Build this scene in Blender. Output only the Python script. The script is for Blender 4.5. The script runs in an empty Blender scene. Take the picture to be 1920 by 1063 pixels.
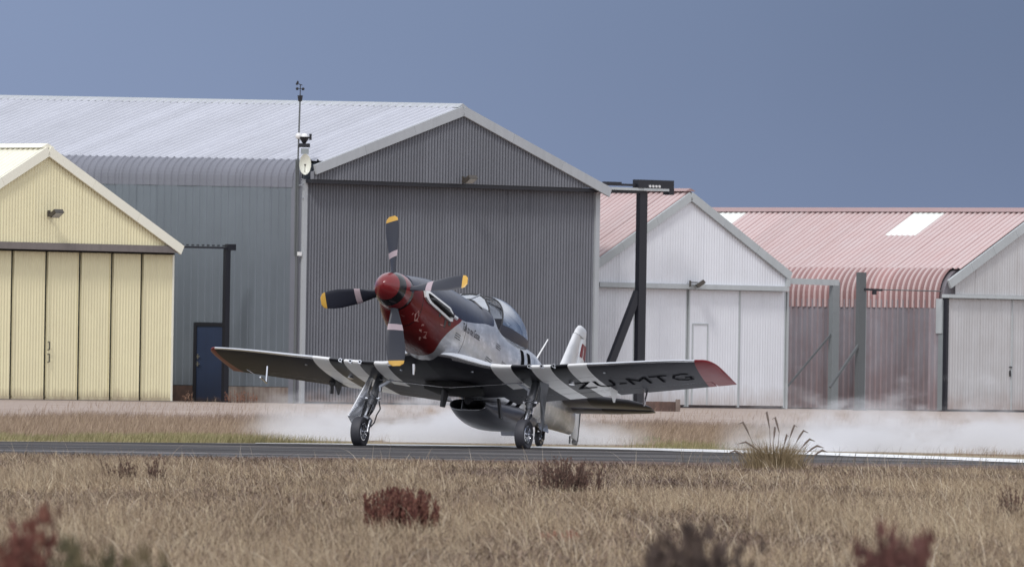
import bpy, bmesh, math, random
import numpy as np
from mathutils import Vector, Matrix
random.seed(7); np.random.seed(7)
SC = bpy.context.scene
R = math.radians

# ------------------------------------------------------------------ camera
FPX, CX, CY, HOR, CAMH = 20000.0, 960.0, 531.5, 681.0, 1.12
ROLL = R(0.9); PITCH = math.atan((HOR-CY)/FPX)
fwd = Vector((0, math.cos(PITCH), math.sin(PITCH)))
U0 = Vector((0, -math.sin(PITCH), math.cos(PITCH))); R0 = Vector((1, 0, 0))
rt = R0*math.cos(ROLL)+U0*math.sin(ROLL); up = U0*math.cos(ROLL)-R0*math.sin(ROLL)
CAM = Vector((0, 0, CAMH))
cd = bpy.data.cameras.new('camera'); cam = bpy.data.objects.new('camera', cd)
SC.collection.objects.link(cam); SC.camera = cam
cam.matrix_world = Matrix(((rt.x, up.x, -fwd.x, CAM.x), (rt.y, up.y, -fwd.y, CAM.y), (rt.z, up.z, -fwd.z, CAM.z), (0, 0, 0, 1)))
cd.sensor_width = 36; cd.lens = FPX/1920*36; cd.clip_start = 1; cd.clip_end = 6000
cd.dof.use_dof = True; cd.dof.focus_distance = 150; cd.dof.aperture_fstop = 375/23.0
SC.view_settings.view_transform = 'Standard'; SC.view_settings.look = 'None'
SC.view_settings.exposure = 0; SC.view_settings.gamma = 1
SC.render.engine = 'CYCLES'
SC.cycles.max_bounces = 8; SC.cycles.transparent_max_bounces = 24
SC.cycles.volume_step_rate = 2.0; SC.cycles.volume_bounces = 1

# ------------------------------------------------------------------ world
SUN_EL, SUN_AZ = R(48), R(200)      # azimuth measured clockwise from +Y
w = bpy.data.worlds.new('World'); SC.world = w; w.use_nodes = True
nt = w.node_tree; N = nt.nodes; L = nt.links; N.clear()
def nd(t, **k):
    n = N.new(t)
    for a, b in k.items(): setattr(n, a, b)
    return n
out = nd('ShaderNodeOutputWorld'); bg = nd('ShaderNodeBackground'); L.new(bg.outputs[0], out.inputs[0])
sky = nd('ShaderNodeTexSky'); sky.sky_type = 'NISHITA'; sky.sun_disc = False
sky.sun_elevation = SUN_EL; sky.sun_rotation = SUN_AZ
tc = nd('ShaderNodeTexCoord'); sp = nd('ShaderNodeSeparateXYZ'); L.new(tc.outputs['Generated'], sp.inputs[0])
def mr(src, a, b, c=0.0, d=1.0, it='SMOOTHSTEP'):
    m = nd('ShaderNodeMapRange'); m.interpolation_type = it
    m.inputs[1].default_value = a; m.inputs[2].default_value = b; m.inputs[3].default_value = c; m.inputs[4].default_value = d
    L.new(src, m.inputs[0]); return m.outputs[0]
def mixc(f, a, b, bt='MIX'):
    m = nd('ShaderNodeMix'); m.data_type = 'RGBA'; m.blend_type = bt
    for i, v in ((0, f), (6, a), (7, b)):
        if hasattr(v, 'links'): L.new(v, m.inputs[i])
        else: m.inputs[i].default_value = v if i == 0 else (*v, 1)
    return m.outputs[2]
nz = nd('ShaderNodeTexNoise'); nz.inputs['Scale'].default_value = 9; nz.inputs['Detail'].default_value = 4; L.new(tc.outputs['Generated'], nz.inputs['Vector'])
ad = nd('ShaderNodeMath', operation='MULTIPLY_ADD'); L.new(nz.outputs[0], ad.inputs[0]); ad.inputs[1].default_value = .07; L.new(sp.outputs[0], ad.inputs[2])
az = mr(ad.outputs[0], -.06, .13)
storm = mixc(az, (.228, .303, .500), (.096, .142, .268))          # storm cloud in front, darker to the right
low = mr(sp.outputs[2], -.002, .035, 1, 0)
lo2 = nd('ShaderNodeMath', operation='MULTIPLY'); L.new(low, lo2.inputs[0]); lo2.inputs[1].default_value = .35
storm = mixc(lo2.outputs[0], storm, (.29, .37, .56))
n2 = nd('ShaderNodeTexNoise'); n2.inputs['Scale'].default_value = 2.2; n2.inputs['Detail'].default_value = 6; L.new(tc.outputs['Generated'], n2.inputs['Vector'])
over = mixc(n2.outputs[0], (.80, .86, 1.0), (1.25, 1.27, 1.32))    # pale overcast overhead and behind the camera
el = mr(sp.outputs[2], .06, .36)
bk = mr(sp.outputs[1], .75, -.1)
mx = nd('ShaderNodeMath', operation='MAXIMUM'); L.new(el, mx.inputs[0]); L.new(bk, mx.inputs[1])
cl = mixc(mx.outputs[0], storm, over)
nis = nd('ShaderNodeVectorMath', operation='SCALE'); L.new(sky.outputs[0], nis.inputs[0]); nis.inputs['Scale'].default_value = .10
tot = mixc(.92, nis.outputs[0], cl)
# Background stays at strength 0.1, the colours above are scaled by ten
sc10 = nd('ShaderNodeVectorMath', operation='SCALE'); L.new(tot, sc10.inputs[0]); sc10.inputs['Scale'].default_value = 10
L.new(sc10.outputs[0], bg.inputs[0]); bg.inputs[1].default_value = .1
sd = bpy.data.lights.new('sun', 'SUN'); sd.energy = 1.6; sd.angle = R(11); sd.color = (1, .975, .95)
so = bpy.data.objects.new('sun', sd); SC.collection.objects.link(so)
sv = Vector((math.sin(SUN_AZ)*math.cos(SUN_EL), math.cos(SUN_AZ)*math.cos(SUN_EL), math.sin(SUN_EL)))
so.rotation_euler = (-sv).to_track_quat('-Z', 'Y').to_euler()

# ------------------------------------------------------------------ helpers
def ray(px, py): return rt*(px-CX)+up*(-(py-CY))+fwd*FPX
def P(px, py, Y):
    r = ray(px, py); return CAM+r*(Y/r.y)
def gd(px, py, z=0.0):
    r = ray(px, py); return CAM+r*((z-CAMH)/r.z)
def link(o): SC.collection.objects.link(o); return o
def tag(o, label=None, cat=None, group=None, kind=None):
    if label: o['label'] = label
    if cat: o['category'] = cat
    if group: o['group'] = group
    if kind: o['kind'] = kind
    return o
def empty(name, loc, rz=0, **k):
    o = bpy.data.objects.new(name, None); o.location = loc; o.rotation_euler = (0, 0, rz)
    o.empty_display_size = .2; link(o); return tag(o, **k)
class MB:
    def __init__(s): s.v = []; s.f = []; s.m = []; s.mat = 0
    def add(s, vs, fs):
        b = len(s.v); s.v += [tuple(v) for v in vs]
        for f in fs: s.f.append([b+i for i in f]); s.m.append(s.mat)
    def box(s, c, d, M=None):
        x, y, z = d[0]/2, d[1]/2, d[2]/2
        vs = [Vector((i*x, j*y, k*z)) for i in (-1, 1) for j in (-1, 1) for k in (-1, 1)]
        if M is not None: vs = [M @ v for v in vs]
        s.add([v+Vector(c) for v in vs], [(0, 1, 3, 2), (4, 6, 7, 5), (0, 4, 5, 1), (2, 3, 7, 6), (0, 2, 6, 4), (1, 5, 7, 3)])
    def bx(s, x0, x1, y0, y1, z0, z1): s.box(((x0+x1)/2, (y0+y1)/2, (z0+z1)/2), (x1-x0, y1-y0, z1-z0))
    def beam(s, a, b, wd, ht, upv=(0, 0, 1)):
        a = Vector(a); b = Vector(b); d = (b-a); l = d.length; d.normalize()
        u = Vector(upv); sdv = d.cross(u)
        if sdv.length < 1e-4: sdv = d.cross(Vector((0, 1, 0)))
        sdv.normalize(); u = sdv.cross(d)
        M = Matrix((d, sdv, u)).transposed()
        s.box((a+b)/2, (l, wd, ht), M)
    def tube(s, pts, r, n=8, cap=True):
        pts = [Vector(p) for p in pts]; rs = r if hasattr(r, '__len__') else [r]*len(pts)
        rings = []; prev = None
        for i, p in enumerate(pts):
            d = (pts[min(i+1, len(pts)-1)]-pts[max(i-1, 0)]).normalized()
            if prev is None:
                a = Vector((0, 0, 1)) if abs(d.z) < .9 else Vector((1, 0, 0)); prev = d.cross(a).normalized()
            prev = (prev-d*prev.dot(d)).normalized(); q = d.cross(prev)
            rings.append([p+(prev*math.cos(2*math.pi*k/n)+q*math.sin(2*math.pi*k/n))*rs[i] for k in range(n)])
        s.loft(rings, cap)
    def loft(s, rings, cap=True, closed=True):
        n = len(rings[0]); vs = [v for r in rings for v in r]; fs = []
        for i in range(len(rings)-1):
            for k in range(n if closed else n-1):
                k2 = (k+1) % n; fs.append((i*n+k, i*n+k2, (i+1)*n+k2, (i+1)*n+k))
        if cap: fs.append(tuple(range(n))[::-1]); fs.append(tuple((len(rings)-1)*n+k for k in range(n)))
        s.add(vs, fs)
    def prism(s, poly, d):
        n = len(poly); d = Vector(d); vs = [Vector(p) for p in poly]+[Vector(p)+d for p in poly]
        s.add(vs, [tuple(range(n))[::-1], tuple(range(n, 2*n))]+[(k, (k+1) % n, n+(k+1) % n, n+k) for k in range(n)])
    def sphere(s, c, r, nu=12, nv=8, sc=(1, 1, 1)):
        rings = []
        for j in range(nv+1):
            t = math.pi*j/nv; rr = max(math.sin(t), 1e-3)
            rings.append([Vector(c)+Vector((rr*math.cos(2*math.pi*k/nu)*sc[0], rr*math.sin(2*math.pi*k/nu)*sc[1], math.cos(t)*sc[2]))*r for k in range(nu)])
        s.loft(rings)
    def build(s, name, mats, parent=None, smooth=False, fix=True):
        me = bpy.data.meshes.new(name); me.from_pydata(s.v, [], s.f)
        if not isinstance(mats, (list, tuple)): mats = [mats]
        for m in mats: me.materials.append(m)
        if len(mats) > 1: me.polygons.foreach_set('material_index', s.m)
        if fix:
            bm = bmesh.new(); bm.from_mesh(me); bmesh.ops.recalc_face_normals(bm, faces=bm.faces); bm.to_mesh(me); bm.free()
        if smooth:
            me.polygons.foreach_set('use_smooth', [True]*len(me.polygons))
            me.set_sharp_from_angle(angle=R(smooth if smooth is not True else 40))
        o = bpy.data.objects.new(name, me); link(o); o.parent = parent; return o
def one(name, mat, parent, fn, smooth=False):
    b = MB(); fn(b); return b.build(name, mat, parent, smooth)

# ------------------------------------------------------------------ materials
def srgb(r, g, b):
    f = lambda c: (c/255/12.92) if c <= 10 else ((c/255+.055)/1.055)**2.4
    return (f(r), f(g), f(b))
class Mat:
    def __init__(s, name):
        s.m = bpy.data.materials.new(name); s.m.use_nodes = True; s.nt = s.m.node_tree
        s.b = s.nt.nodes['Principled BSDF']; s.tc = None
    def n(s, t, **k):
        x = s.nt.nodes.new(t)
        for a, b in k.items(): setattr(x, a, b)
        return x
    def l(s, a, b): s.nt.links.new(a, b)
    def co(s, kind='Object', scale=None):
        t = s.n('ShaderNodeTexCoord'); o = t.outputs[kind]
        if scale:
            mp = s.n('ShaderNodeMapping'); mp.inputs['Scale'].default_value = scale; s.l(o, mp.inputs[0]); o = mp.outputs[0]
        return o
    def noise(s, scale, detail=4, vec=None, rough=.6):
        x = s.n('ShaderNodeTexNoise'); x.inputs['Scale'].default_value = scale; x.inputs['Detail'].default_value = detail; x.inputs['Roughness'].default_value = rough
        s.l(vec if vec is not None else s.co(), x.inputs['Vector']); return x.outputs[0]
    def ramp(s, src, stops):
        x = s.n('ShaderNodeValToRGB'); e = x.color_ramp.elements
        while len(e) < len(stops): e.new(.5)
        for q, (p, c) in zip(e, stops): q.position = p; q.color = (*c, 1) if hasattr(c, '__len__') else (c, c, c, 1)
        s.l(src, x.inputs[0]); return x.outputs[0]
    def mix(s, f, a, b, bt='MIX'):
        m = s.n('ShaderNodeMix'); m.data_type = 'RGBA'; m.blend_type = bt
        for i, v in ((0, f), (6, a), (7, b)):
            if hasattr(v, 'links'): s.l(v, m.inputs[i])
            else: m.inputs[i].default_value = v if i == 0 else (*v, 1)
        return m.outputs[2]
    def math(s, op, a, b=0.0, c=0.0):
        m = s.n('ShaderNodeMath', operation=op)
        for i, v in enumerate((a, b, c)):
            if hasattr(v, 'links'): s.l(v, m.inputs[i])
            else: m.inputs[i].default_value = v
        return m.outputs[0]
    def set(s, **k):
        for a, v in k.items():
            i = s.b.inputs[{'col': 'Base Color', 'rough': 'Roughness', 'metal': 'Metallic', 'spec': 'Specular IOR Level', 'coat': 'Coat Weight', 'alpha': 'Alpha'}[a]]
            if hasattr(v, 'links'): s.l(v, i)
            else: i.default_value = (*v, 1) if hasattr(v, '__len__') else v
        return s
    def bump(s, src, st=.3, dist=.01):
        x = s.n('ShaderNodeBump'); x.inputs['Strength'].default_value = st; x.inputs['Distance'].default_value = dist
        s.l(src, x.inputs['Height']); s.l(x.outputs[0], s.b.inputs['Normal']); return s
def painted(name, col, rough=.5, metal=0, dirt=.18, dirtcol=None, sc=1.5, streak=True, rnd=.07, grime=None):
    """paint with blotches, vertical streaks and small sheet-to-sheet differences of tone"""
    m = Mat(name); c = col
    a = m.noise(sc, 5)
    dc = dirtcol or tuple(x*.6 for x in col)
    c = m.mix(m.math('MULTIPLY', m.ramp(a, [(.35, 0), (.75, 1)]), dirt*2), c, dc)
    if streak:
        b = m.noise(1, 4, m.co('Object', (9, 9, .35)))
        c = m.mix(m.math('MULTIPLY', m.ramp(b, [(.45, 0), (.75, 1)]), dirt*1.8), c, dc)
    if grime:      # splash dirt with a ragged edge close to the ground
        h0, gc = grime
        g = m.n('ShaderNodeNewGeometry'); sx = m.n('ShaderNodeSeparateXYZ'); m.l(g.outputs['Position'], sx.inputs[0])
        hh = m.math('ADD', sx.outputs[2], m.math('MULTIPLY', m.noise(2.5, 5, m.co('Object', (2, 2, .6))), -h0*1.6))
        mr_ = m.n('ShaderNodeMapRange'); m.l(hh, mr_.inputs[0]); mr_.inputs[1].default_value = -h0*.9; mr_.inputs[2].default_value = h0*.4; mr_.inputs[3].default_value = .75; mr_.inputs[4].default_value = 0
        c = m.mix(mr_.outputs[0], c, gc)
    oi = m.n('ShaderNodeObjectInfo'); k = m.math('MULTIPLY_ADD', oi.outputs['Random'], rnd*2, 1-rnd)
    cc = m.n('ShaderNodeCombineXYZ')
    for i in range(3): m.l(k, cc.inputs[i])
    c = m.mix(1.0, c, cc.outputs[0], 'MULTIPLY')
    m.set(col=c, rough=rough, metal=metal); m.bump(a, .15, .02)
    return m.m
def flat(name, col, rough=.5, metal=0, **k):
    m = Mat(name); a = m.noise(6, 3); c = m.mix(m.math('MULTIPLY', a, .5), col, tuple(x*.7 for x in col))
    m.set(col=c, rough=rough, metal=metal, **k); return m.m

MT = {}
MT['cream'] = painted('cream_paint', (.77, .71, .47), .5, dirt=.08, dirtcol=(.52, .46, .32), grime=(.25, (.25, .17, .11)), rnd=.03)
MT['creamtrim'] = painted('cream_trim', (.82, .80, .68), .5, dirt=.08, streak=False, rnd=.03)
MT['beam'] = painted('brown_grey_beam', (.20, .175, .165), .6, dirt=.25, rnd=.02)
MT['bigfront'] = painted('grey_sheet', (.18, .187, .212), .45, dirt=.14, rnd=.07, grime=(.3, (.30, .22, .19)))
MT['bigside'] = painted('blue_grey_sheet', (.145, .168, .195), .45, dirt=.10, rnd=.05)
MT['bigroof'] = painted('pale_roof_sheet', (.49, .50, .55), .42, dirt=.10, rnd=.05, streak=False)
MT['bigtrim'] = painted('light_grey_trim', (.185, .19, .225), .5, dirt=.1, rnd=.03)
MT['bargetrim'] = painted('pale_barge', (.40, .42, .44), .5, dirt=.12, rnd=.02)
MT['white'] = painted('white_sheet', (.74, .755, .80), .5, dirt=.05, dirtcol=(.38, .38, .38), rnd=.02, grime=(.5, (.40, .33, .29)))
MT['whitetrim'] = painted('grey_white_trim', (.46, .49, .50), .5, dirt=.12, rnd=.03)
MT['right'] = painted('stained_white_sheet', (.52, .52, .53), .55, dirt=.14, dirtcol=(.30, .27, .25), rnd=.03, grime=(.5, (.34, .26, .23)))
MT['pink'] = painted('faded_red_roof', (.37, .25, .245), .5, dirt=.18, dirtcol=(.33, .18, .17), rnd=.08, streak=False)
MT['pinkrib'] = painted('faded_red_curved_sheet', (.30, .17, .165), .5, dirt=.2, dirtcol=(.25, .13, .12), rnd=.22, streak=False)
MT['oldwall'] = painted('grey_red_wall_sheet', (.25, .24, .265), .5, dirt=.25, dirtcol=(.18, .13, .135), rnd=.22, grime=(1.3, (.17, .12, .12)))
MT['pinklight'] = painted('lit_worn_pink_rib', (.58, .475, .465), .5, dirt=.22, dirtcol=(.55, .36, .34), rnd=.06, streak=False)  # rib faces paler than valleys: worn paint plus light on ribs, painted in
MT['litwornrib'] = painted('lit_worn_wall_rib', (.30, .27, .29), .5, dirt=.3, dirtcol=(.20, .13, .13), rnd=.2, grime=(1.1, (.24, .17, .165)))  # same for wall ribs: wear and lit rib tops in one colour
MT['sky'] = flat('skylight_sheet', (.85, .88, .84), .35)
MT['black'] = flat('black_steel', (.012, .013, .02), .5)
MT['dark'] = flat('dark_void', (.006, .006, .007), .9)
MT['steel'] = flat('galvanised_steel', (.30, .33, .34), .45, .3)
MT['post'] = flat('weathered_grey_post', (.115, .125, .13), .6)
MT['blue'] = painted('blue_door', (.028, .045, .095), .45, dirt=.12, dirtcol=(.02, .025, .04), rnd=.02, grime=(.12, (.12, .08, .06)))
MT['concrete'] = painted('concrete', (.27, .235, .21), .9, dirt=.4, dirtcol=(.11, .07, .055), sc=3, rnd=.05)
MT['brick'] = painted('brown_plinth', (.13, .075, .06), .9, dirt=.4, dirtcol=(.05, .035, .03), sc=5, rnd=.05)
MT['dish'] = flat('dish_white', (.78, .79, .70), .4)
MT['cable'] = flat('cable_grey', (.33, .35, .38), .5)
MT['lamp'] = flat('lamp_housing', (.07, .06, .05), .5)
MT['lens'] = flat('lamp_glass', (.45, .45, .42), .15)
MT['rubber'] = flat('tyre_rubber', (.045, .045, .055), .6)
MT['chrome'] = flat('bright_steel', (.75, .76, .8), .16, 1)
MT['gearmetal'] = flat('grey_strut', (.33, .34, .37), .3, .85)
MT['gearblack'] = flat('black_fitting', (.015, .015, .018), .4)
MT['whitep'] = flat('white_gloss', (.78, .78, .78), .25)
MT['yellow'] = flat('yellow_tip', (.62, .36, .06), .4)
MT['blade'] = flat('blade_black', (.016, .018, .03), .35)
MT['decal'] = flat('blade_decal', (.42, .33, .36), .5)
MT['ink'] = flat('lettering_ink', (.004, .004, .006), .8, spec=.03)
MT['seat'] = flat('seat_dark', (.03, .03, .04), .7)

# ------------------------------------------------------------------ hangar tools
TH = R(45); EF = Vector((math.cos(TH), math.sin(TH), 0)); ES = Vector((-math.sin(TH), math.cos(TH), 0))
class Frame:
    def __init__(s, px, py, d): s.o = P(px, py, d); s.o.z = 0
    def _loc(s, q): d = q-s.o; return Vector((d.dot(EF), d.dot(ES), d.z))
    def front(s, px, py, y=0.0):        # point of the plane local y = const seen at that pixel
        r = ray(px, py); t = (y-(CAM-s.o).dot(ES))/r.dot(ES); return s._loc(CAM+r*t)
    def side(s, px, py, x=0.0):
        r = ray(px, py); t = (x-(CAM-s.o).dot(EF))/r.dot(EF); return s._loc(CAM+r*t)
def profile(L0, L1, period, amp, kind, rwf=.17):
    us = []; 
    if kind == 'sine':
        k = math.floor(L0/period*6); step = period/6
        us = [L0]+[i*step for i in range(k+1, int(math.ceil(L1/step))+1) if L0+1e-4 < i*step < L1-1e-4]+[L1]
        return [(u, amp*math.sin(2*math.pi*u/period)) for u in us]
    pts = [(L0, 0)]; i = math.floor(L0/period); rw = period*rwf
    while i*period < L1:
        c = i*period+period/2
        for du, h in ((-rw, 0), (-rw*.55, amp), (rw*.55, amp), (rw, 0)):
            if L0 < c+du < L1: pts.append((c+du, h))
        i += 1
    pts.append((L1, 0)); return pts
def sheets(name, mat, parent, L0, L1, width, period, amp, stations, kind='sine', skip=None, jitter=.006, matfn=None, ribmat=None, rw=.17):
    """cladding sheets side by side; stations(u) gives [(point, normal), ...] along the sheet's length"""
    n = max(1, round((L1-L0)/width)); wv = (L1-L0)/n; res = []
    for i in range(n):
        a, b = L0+i*wv, L0+(i+1)*wv
        if skip and skip(a, b): continue
        lift = .004+(i % 2)*.005+random.uniform(0, jitter)
        pr = profile(a-.012, b+.012, period, amp, kind, rw); m = MB(); rings = []
        for u, h in pr:
            st = stations(u)
            rings.append([p+nv*(h+lift) for p, nv in st]+[p+nv*(h+lift-.006) for p, nv in reversed(st)])
        m.loft(rings, cap=True)
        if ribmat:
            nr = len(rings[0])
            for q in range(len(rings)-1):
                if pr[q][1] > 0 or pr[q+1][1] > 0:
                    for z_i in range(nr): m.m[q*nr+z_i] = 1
        res.append(m.build(name, [mat, ribmat] if ribmat else mat, parent, fix=False))
    return res
V = Vector
def eave_path(W, z0, ze, zr, rad=.55, n=7, over=0.0):
    """side wall up, round the curved eave, up the left roof slope to the ridge; list of (point(x,z), normal)"""
    s = math.atan2(zr-ze, W/2)
    # arc from vertical (normal -x) to roof normal (-sin s, cos s); arc centre (rad, zc)
    zc = ze-rad*math.cos(s)+ (rad-rad*math.sin(s))*math.tan(s)*0
    pts = [((0, z0), (-1, 0)), ((0, zc), (-1, 0))]
    a0, a1 = math.pi, math.pi/2+s
    for i in range(1, n+1):
        a = a0+(a1-a0)*i/n; pts.append(((rad+rad*math.cos(a), zc+rad*math.sin(a)), (math.cos(a), math.sin(a))))
    return pts, s
def floodlight(loc, rz, label):
    t = empty('floodlight', loc, rz, label=label, cat='floodlight')
    one('bracket', MT['lamp'], t, lambda b: (b.box((0, 0, .02), (.06, .05, .16)), b.beam((0, 0, .05), (0, -.2, .05), .03, .03)))
    M = Matrix.Rotation(R(-35), 3, 'X')
    h = one('lamp_housing', MT['lamp'], t, lambda b: b.box((0, -.28, .02), (.30, .24, .10), M))
    one('lens', MT['lens'], h, lambda b: b.box(V((0, -.28, .02))+M @ V((0, 0, -.055)), (.25, .19, .012), M))
    return t

# ================================================================== SETTING
def quad_sheet(name, pts, z, mat):
    m = MB(); m.add([(p[0], p[1], z) for p in pts], [tuple(range(len(pts)))]); o = m.build(name, mat); tag(o, kind='structure'); return o
g = Mat('dirt_ground')
v = g.co('Object'); c = g.ramp(g.noise(.35, 6, v), [(.3, srgb(142, 126, 115)), (.7, srgb(168, 152, 140))])
c = g.mix(g.math('MULTIPLY', g.ramp(g.noise(5, 6, g.co('Object', (1, .25, 1))), [(.45, 0), (.7, 1)]), .5), c, srgb(128, 104, 94))
g.set(col=c, rough=.95); g.bump(g.noise(8, 5), .5, .03)
# ground: one sheet to the horizon
b = MB(); b.add([(-3000, -200, 0), (3000, -200, 0), (3000, 5000, 0), (-3000, 5000, 0)], [(0, 1, 2, 3)])
tag(b.build('ground', g.m), kind='structure')
# soil under the grass
s_ = Mat('field_soil'); c = s_.ramp(s_.noise(1.1, 6), [(.3, srgb(78, 62, 54)), (.7, srgb(112, 94, 82))]); s_.set(col=c, rough=1); s_.bump(s_.noise(12, 5), .6, .03)
quad_sheet('soil', [(-30, 20), (30, 20), (30, 118), (-30, 118)], .004, s_.m)
s2 = Mat('verge_soil'); c = s2.ramp(s2.noise(1.1, 6), [(.3, srgb(120, 108, 84)), (.7, srgb(150, 134, 108))]); s2.set(col=c, rough=1)
def edge_far(x):   # far edge of the runway (metres from camera) against x
    return float(np.interp(x, [-9, -6.8, -4.5, -2.3, 0, 2.3, 4, 6.6, 9], [137, 137.5, 140, 142.5, 143, 142.5, 141, 134, 128]))
xs = np.linspace(-14, 14, 57)
m = MB(); n = len(xs)
m.add([(x, edge_far(x)-.2, .004) for x in xs]+[(x*1.5, 196, .004) for x in xs], [(i, i+1, n+i+1, n+i) for i in range(n-1)])
tag(m.build('verge', s2.m), kind='structure')
r_ = Mat('asphalt')
v = r_.co('Object', (.06, .8, 1)); v2 = r_.co('Object', (.03, .5, 1))
c = r_.ramp(r_.noise(1.4, 7, v, .7), [(.34, (.010, .010, .012)), (.48, (.030, .028, .029)), (.58, (.085, .074, .070)), (.70, (.22, .185, .165))])
c = r_.mix(r_.math('MULTIPLY', r_.ramp(r_.noise(2, 6, v2, .7), [(.56, 0), (.60, 1)]), r_.noise(3, 3)), c, (.42, .40, .40))
r_.set(spec=.12, col=c, rough=r_.ramp(r_.noise(1.1, 5, v2), [(.3, .55), (.7, .95)])); r_.bump(r_.noise(20, 4), .4, .01)
m = MB(); m.add([(x, 112, .010) for x in xs]+[(x, edge_far(x), .010) for x in xs], [(i, i+1, n+i+1, n+i) for i in range(n-1)])
tag(m.build('runway', r_.m), kind='structure')
# loose gravelly near shoulder of the runway
sh = Mat('gravel_shoulder'); c = sh.ramp(sh.noise(2.4, 7, sh.co('Object', (.5, 2, 1)), .7), [(.35, srgb(58, 50, 48)), (.5, srgb(98, 84, 78)), (.68, srgb(142, 124, 116))]); sh.set(col=c, rough=.95, spec=.1)
def edge_near(x): return float(np.interp(x, [-9, -4, 0, 4, 9], [120.5, 122, 124, 127, 129]))+.5*math.sin(x*2.1)+.3*math.sin(x*5.3)
m = MB(); m.add([(x, 100, .014) for x in xs]+[(x, edge_near(x)-2, .014) for x in xs], [(i, i+1, n+i+1, n+i) for i in range(n-1)])
tag(m.build('shoulder', sh.m), kind='structure')
# chalky pale strip along the far edge of the runway
lm = Mat('chalk_line'); c = lm.ramp(lm.noise(3, 5, lm.co('Object', (.3, 3, 1))), [(.3, (.38, .37, .36)), (.5, (.78, .78, .78))]); lm.set(col=c, rough=.6)
m = MB(); xl = np.linspace(-3.35, 8.5, 60); wdt = lambda x: float(np.interp(x, [-3.35, -2.2, 0, 2, 3, 6, 8.5], [.2, 1.9, 2.3, 3.6, 4.6, 5.4, 5.0]))+.25*math.sin(x*3.3)+.15*math.sin(x*9)
m.add([(x, edge_far(x)-.3-wdt(x), .018) for x in xl]+[(x, edge_far(x)-.25, .018) for x in xl], [(i, i+1, 60+i+1, 60+i) for i in range(59)])
tag(m.build('edge_line', lm.m), kind='structure')
# concrete strip in front of the hangars
ap = Mat('apron_concrete'); c = ap.ramp(ap.noise(.9, 6), [(.3, srgb(158, 138, 132)), (.7, srgb(186, 166, 158))]); ap.set(col=c, rough=.9)

# ================================================================== CREAM HANGAR
F1 = Frame(320, 753.5, 274)
H1 = empty('hangar', F1.o, TH, label='cream corrugated hangar with six tall folding door leaves at left edge', cat='hangar')
GY = -.32
pk = F1.front(90, 276, GY); ev = F1.front(340, 462, GY); hb = F1.front(160, 457, GY).z; hb2 = F1.front(160, 470, GY).z
x1 = ev.x; xp = pk.x; x0 = 2*xp-x1; zr, ze = pk.z, ev.z; tw = .25
zin = lambda x: zr-(zr-ze)*abs(x-xp)/(x1-xp)
DEP = 16
b = MB(); b.prism([(x0+.25, 0.1, 0), (-.02, .1, 0), (-.02, .1, zin(-.02)-.15), (xp, .1, zr-.15), (x0+.25, .1, zin(x0+.25)-.15)], (0, DEP, 0)); b.build('wall_frame', MT['cream'], H1)
sheets('gable_sheet', MT['cream'], H1, x0+.15, x1-.12, .82, .1, .014, lambda u: [(V((u, GY+.06, hb)), V((0, -1, 0))), (V((u, GY+.06, max(zin(u)-tw*.6, hb+.02))), V((0, -1, 0)))])
one('header_beam', MT['beam'], H1, lambda b: b.bx(x0, x1, GY-.03, .06, hb2, hb-.003))
one('door_track', MT['dark'], H1, lambda b: b.bx(x0+.1, -.05, -.12, -.02, hb2-.05, hb2-.003))
for sg in (-1, 1):
    xe = x1 if sg > 0 else x0
    dd = V((xe-xp, 0, ze-zr)).normalized()
    nj = 3
    for k in range(nj):
        a = V((xp, GY-.03, zr-.1))+dd*((xe-xp)/dd.x)*(k/nj)+dd*.006; e = V((xp, GY-.03, zr-.1))+dd*((xe-xp)/dd.x)*((k+1)/nj)
        one('barge_board', MT['creamtrim'], H1, lambda b: b.beam(a, e, .06, .24))
    nrm = V((-dd.z*sg, 0, dd.x*sg)); 
    nrm = nrm if nrm.z > 0 else -nrm
    sheets('roof_sheet', MT['creamtrim'], H1, GY+.02, DEP, .8, .19, .03,
           lambda u: [(V((xp, u, zr))+nrm*.02, nrm), (V((xe, u, ze))+nrm*.02, nrm)], 'rib')
one('ridge_cap', MT['creamtrim'], H1, lambda b: b.prism([(xp-.25, GY, zr-.02), (xp, GY, zr+.09), (xp+.25, GY, zr-.02)], (0, DEP, 0)))
bd = [F1.front(p, 600, 0).x for p in (20, 84, 147, 207, 263, 322)]
ww = bd[1]-bd[0]; bd = [bd[0]-ww*2, bd[0]-ww]+bd
for i in range(len(bd)-1):
    a, e = bd[i]+.05, bd[i+1]-.05
    dlf = empty('door_leaf', (0, 0, 0)); dlf.parent = H1
    sheets('door_sheet', MT['cream'], dlf, a+.05, e-.02, 9, .1, .013, lambda u: [(V((u, -.02, .10)), V((0, -1, 0))), (V((u, -.02, hb2-.02)), V((0, -1, 0)))])
    one('door_frame', MT['cream'], dlf, lambda b: (b.bx(a, a+.045, -.055, .02, .06, hb2-.01), b.bx(e-.02, e, -.04, .02, .06, hb2-.01), b.bx(a, e, -.045, .02, .02, .098)))
    if i == 3:
        for zz in (F1.front(86, 648).z, F1.front(86, 671).z):
            one('handle', MT['gearblack'], dlf, lambda b: (b.tube([(a+.02, -.06, zz+.1), (a+.02, -.12, zz+.1), (a+.02, -.12, zz-.1), (a+.02, -.06, zz-.1)], .015, 6)))
one('sill', MT['beam'], H1, lambda b: b.bx(x0+.2, -.0, -.12, .09, .0, .018))
one('door_backing', MT['dark'], H1, lambda b: b.bx(x0+.3, -.05, .03, .09, .02, hb2-.06))
one('corner_trim', MT['creamtrim'], H1, lambda b: b.bx(-.06, .0, -.06, .09, .02, hb2-.01))
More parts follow.
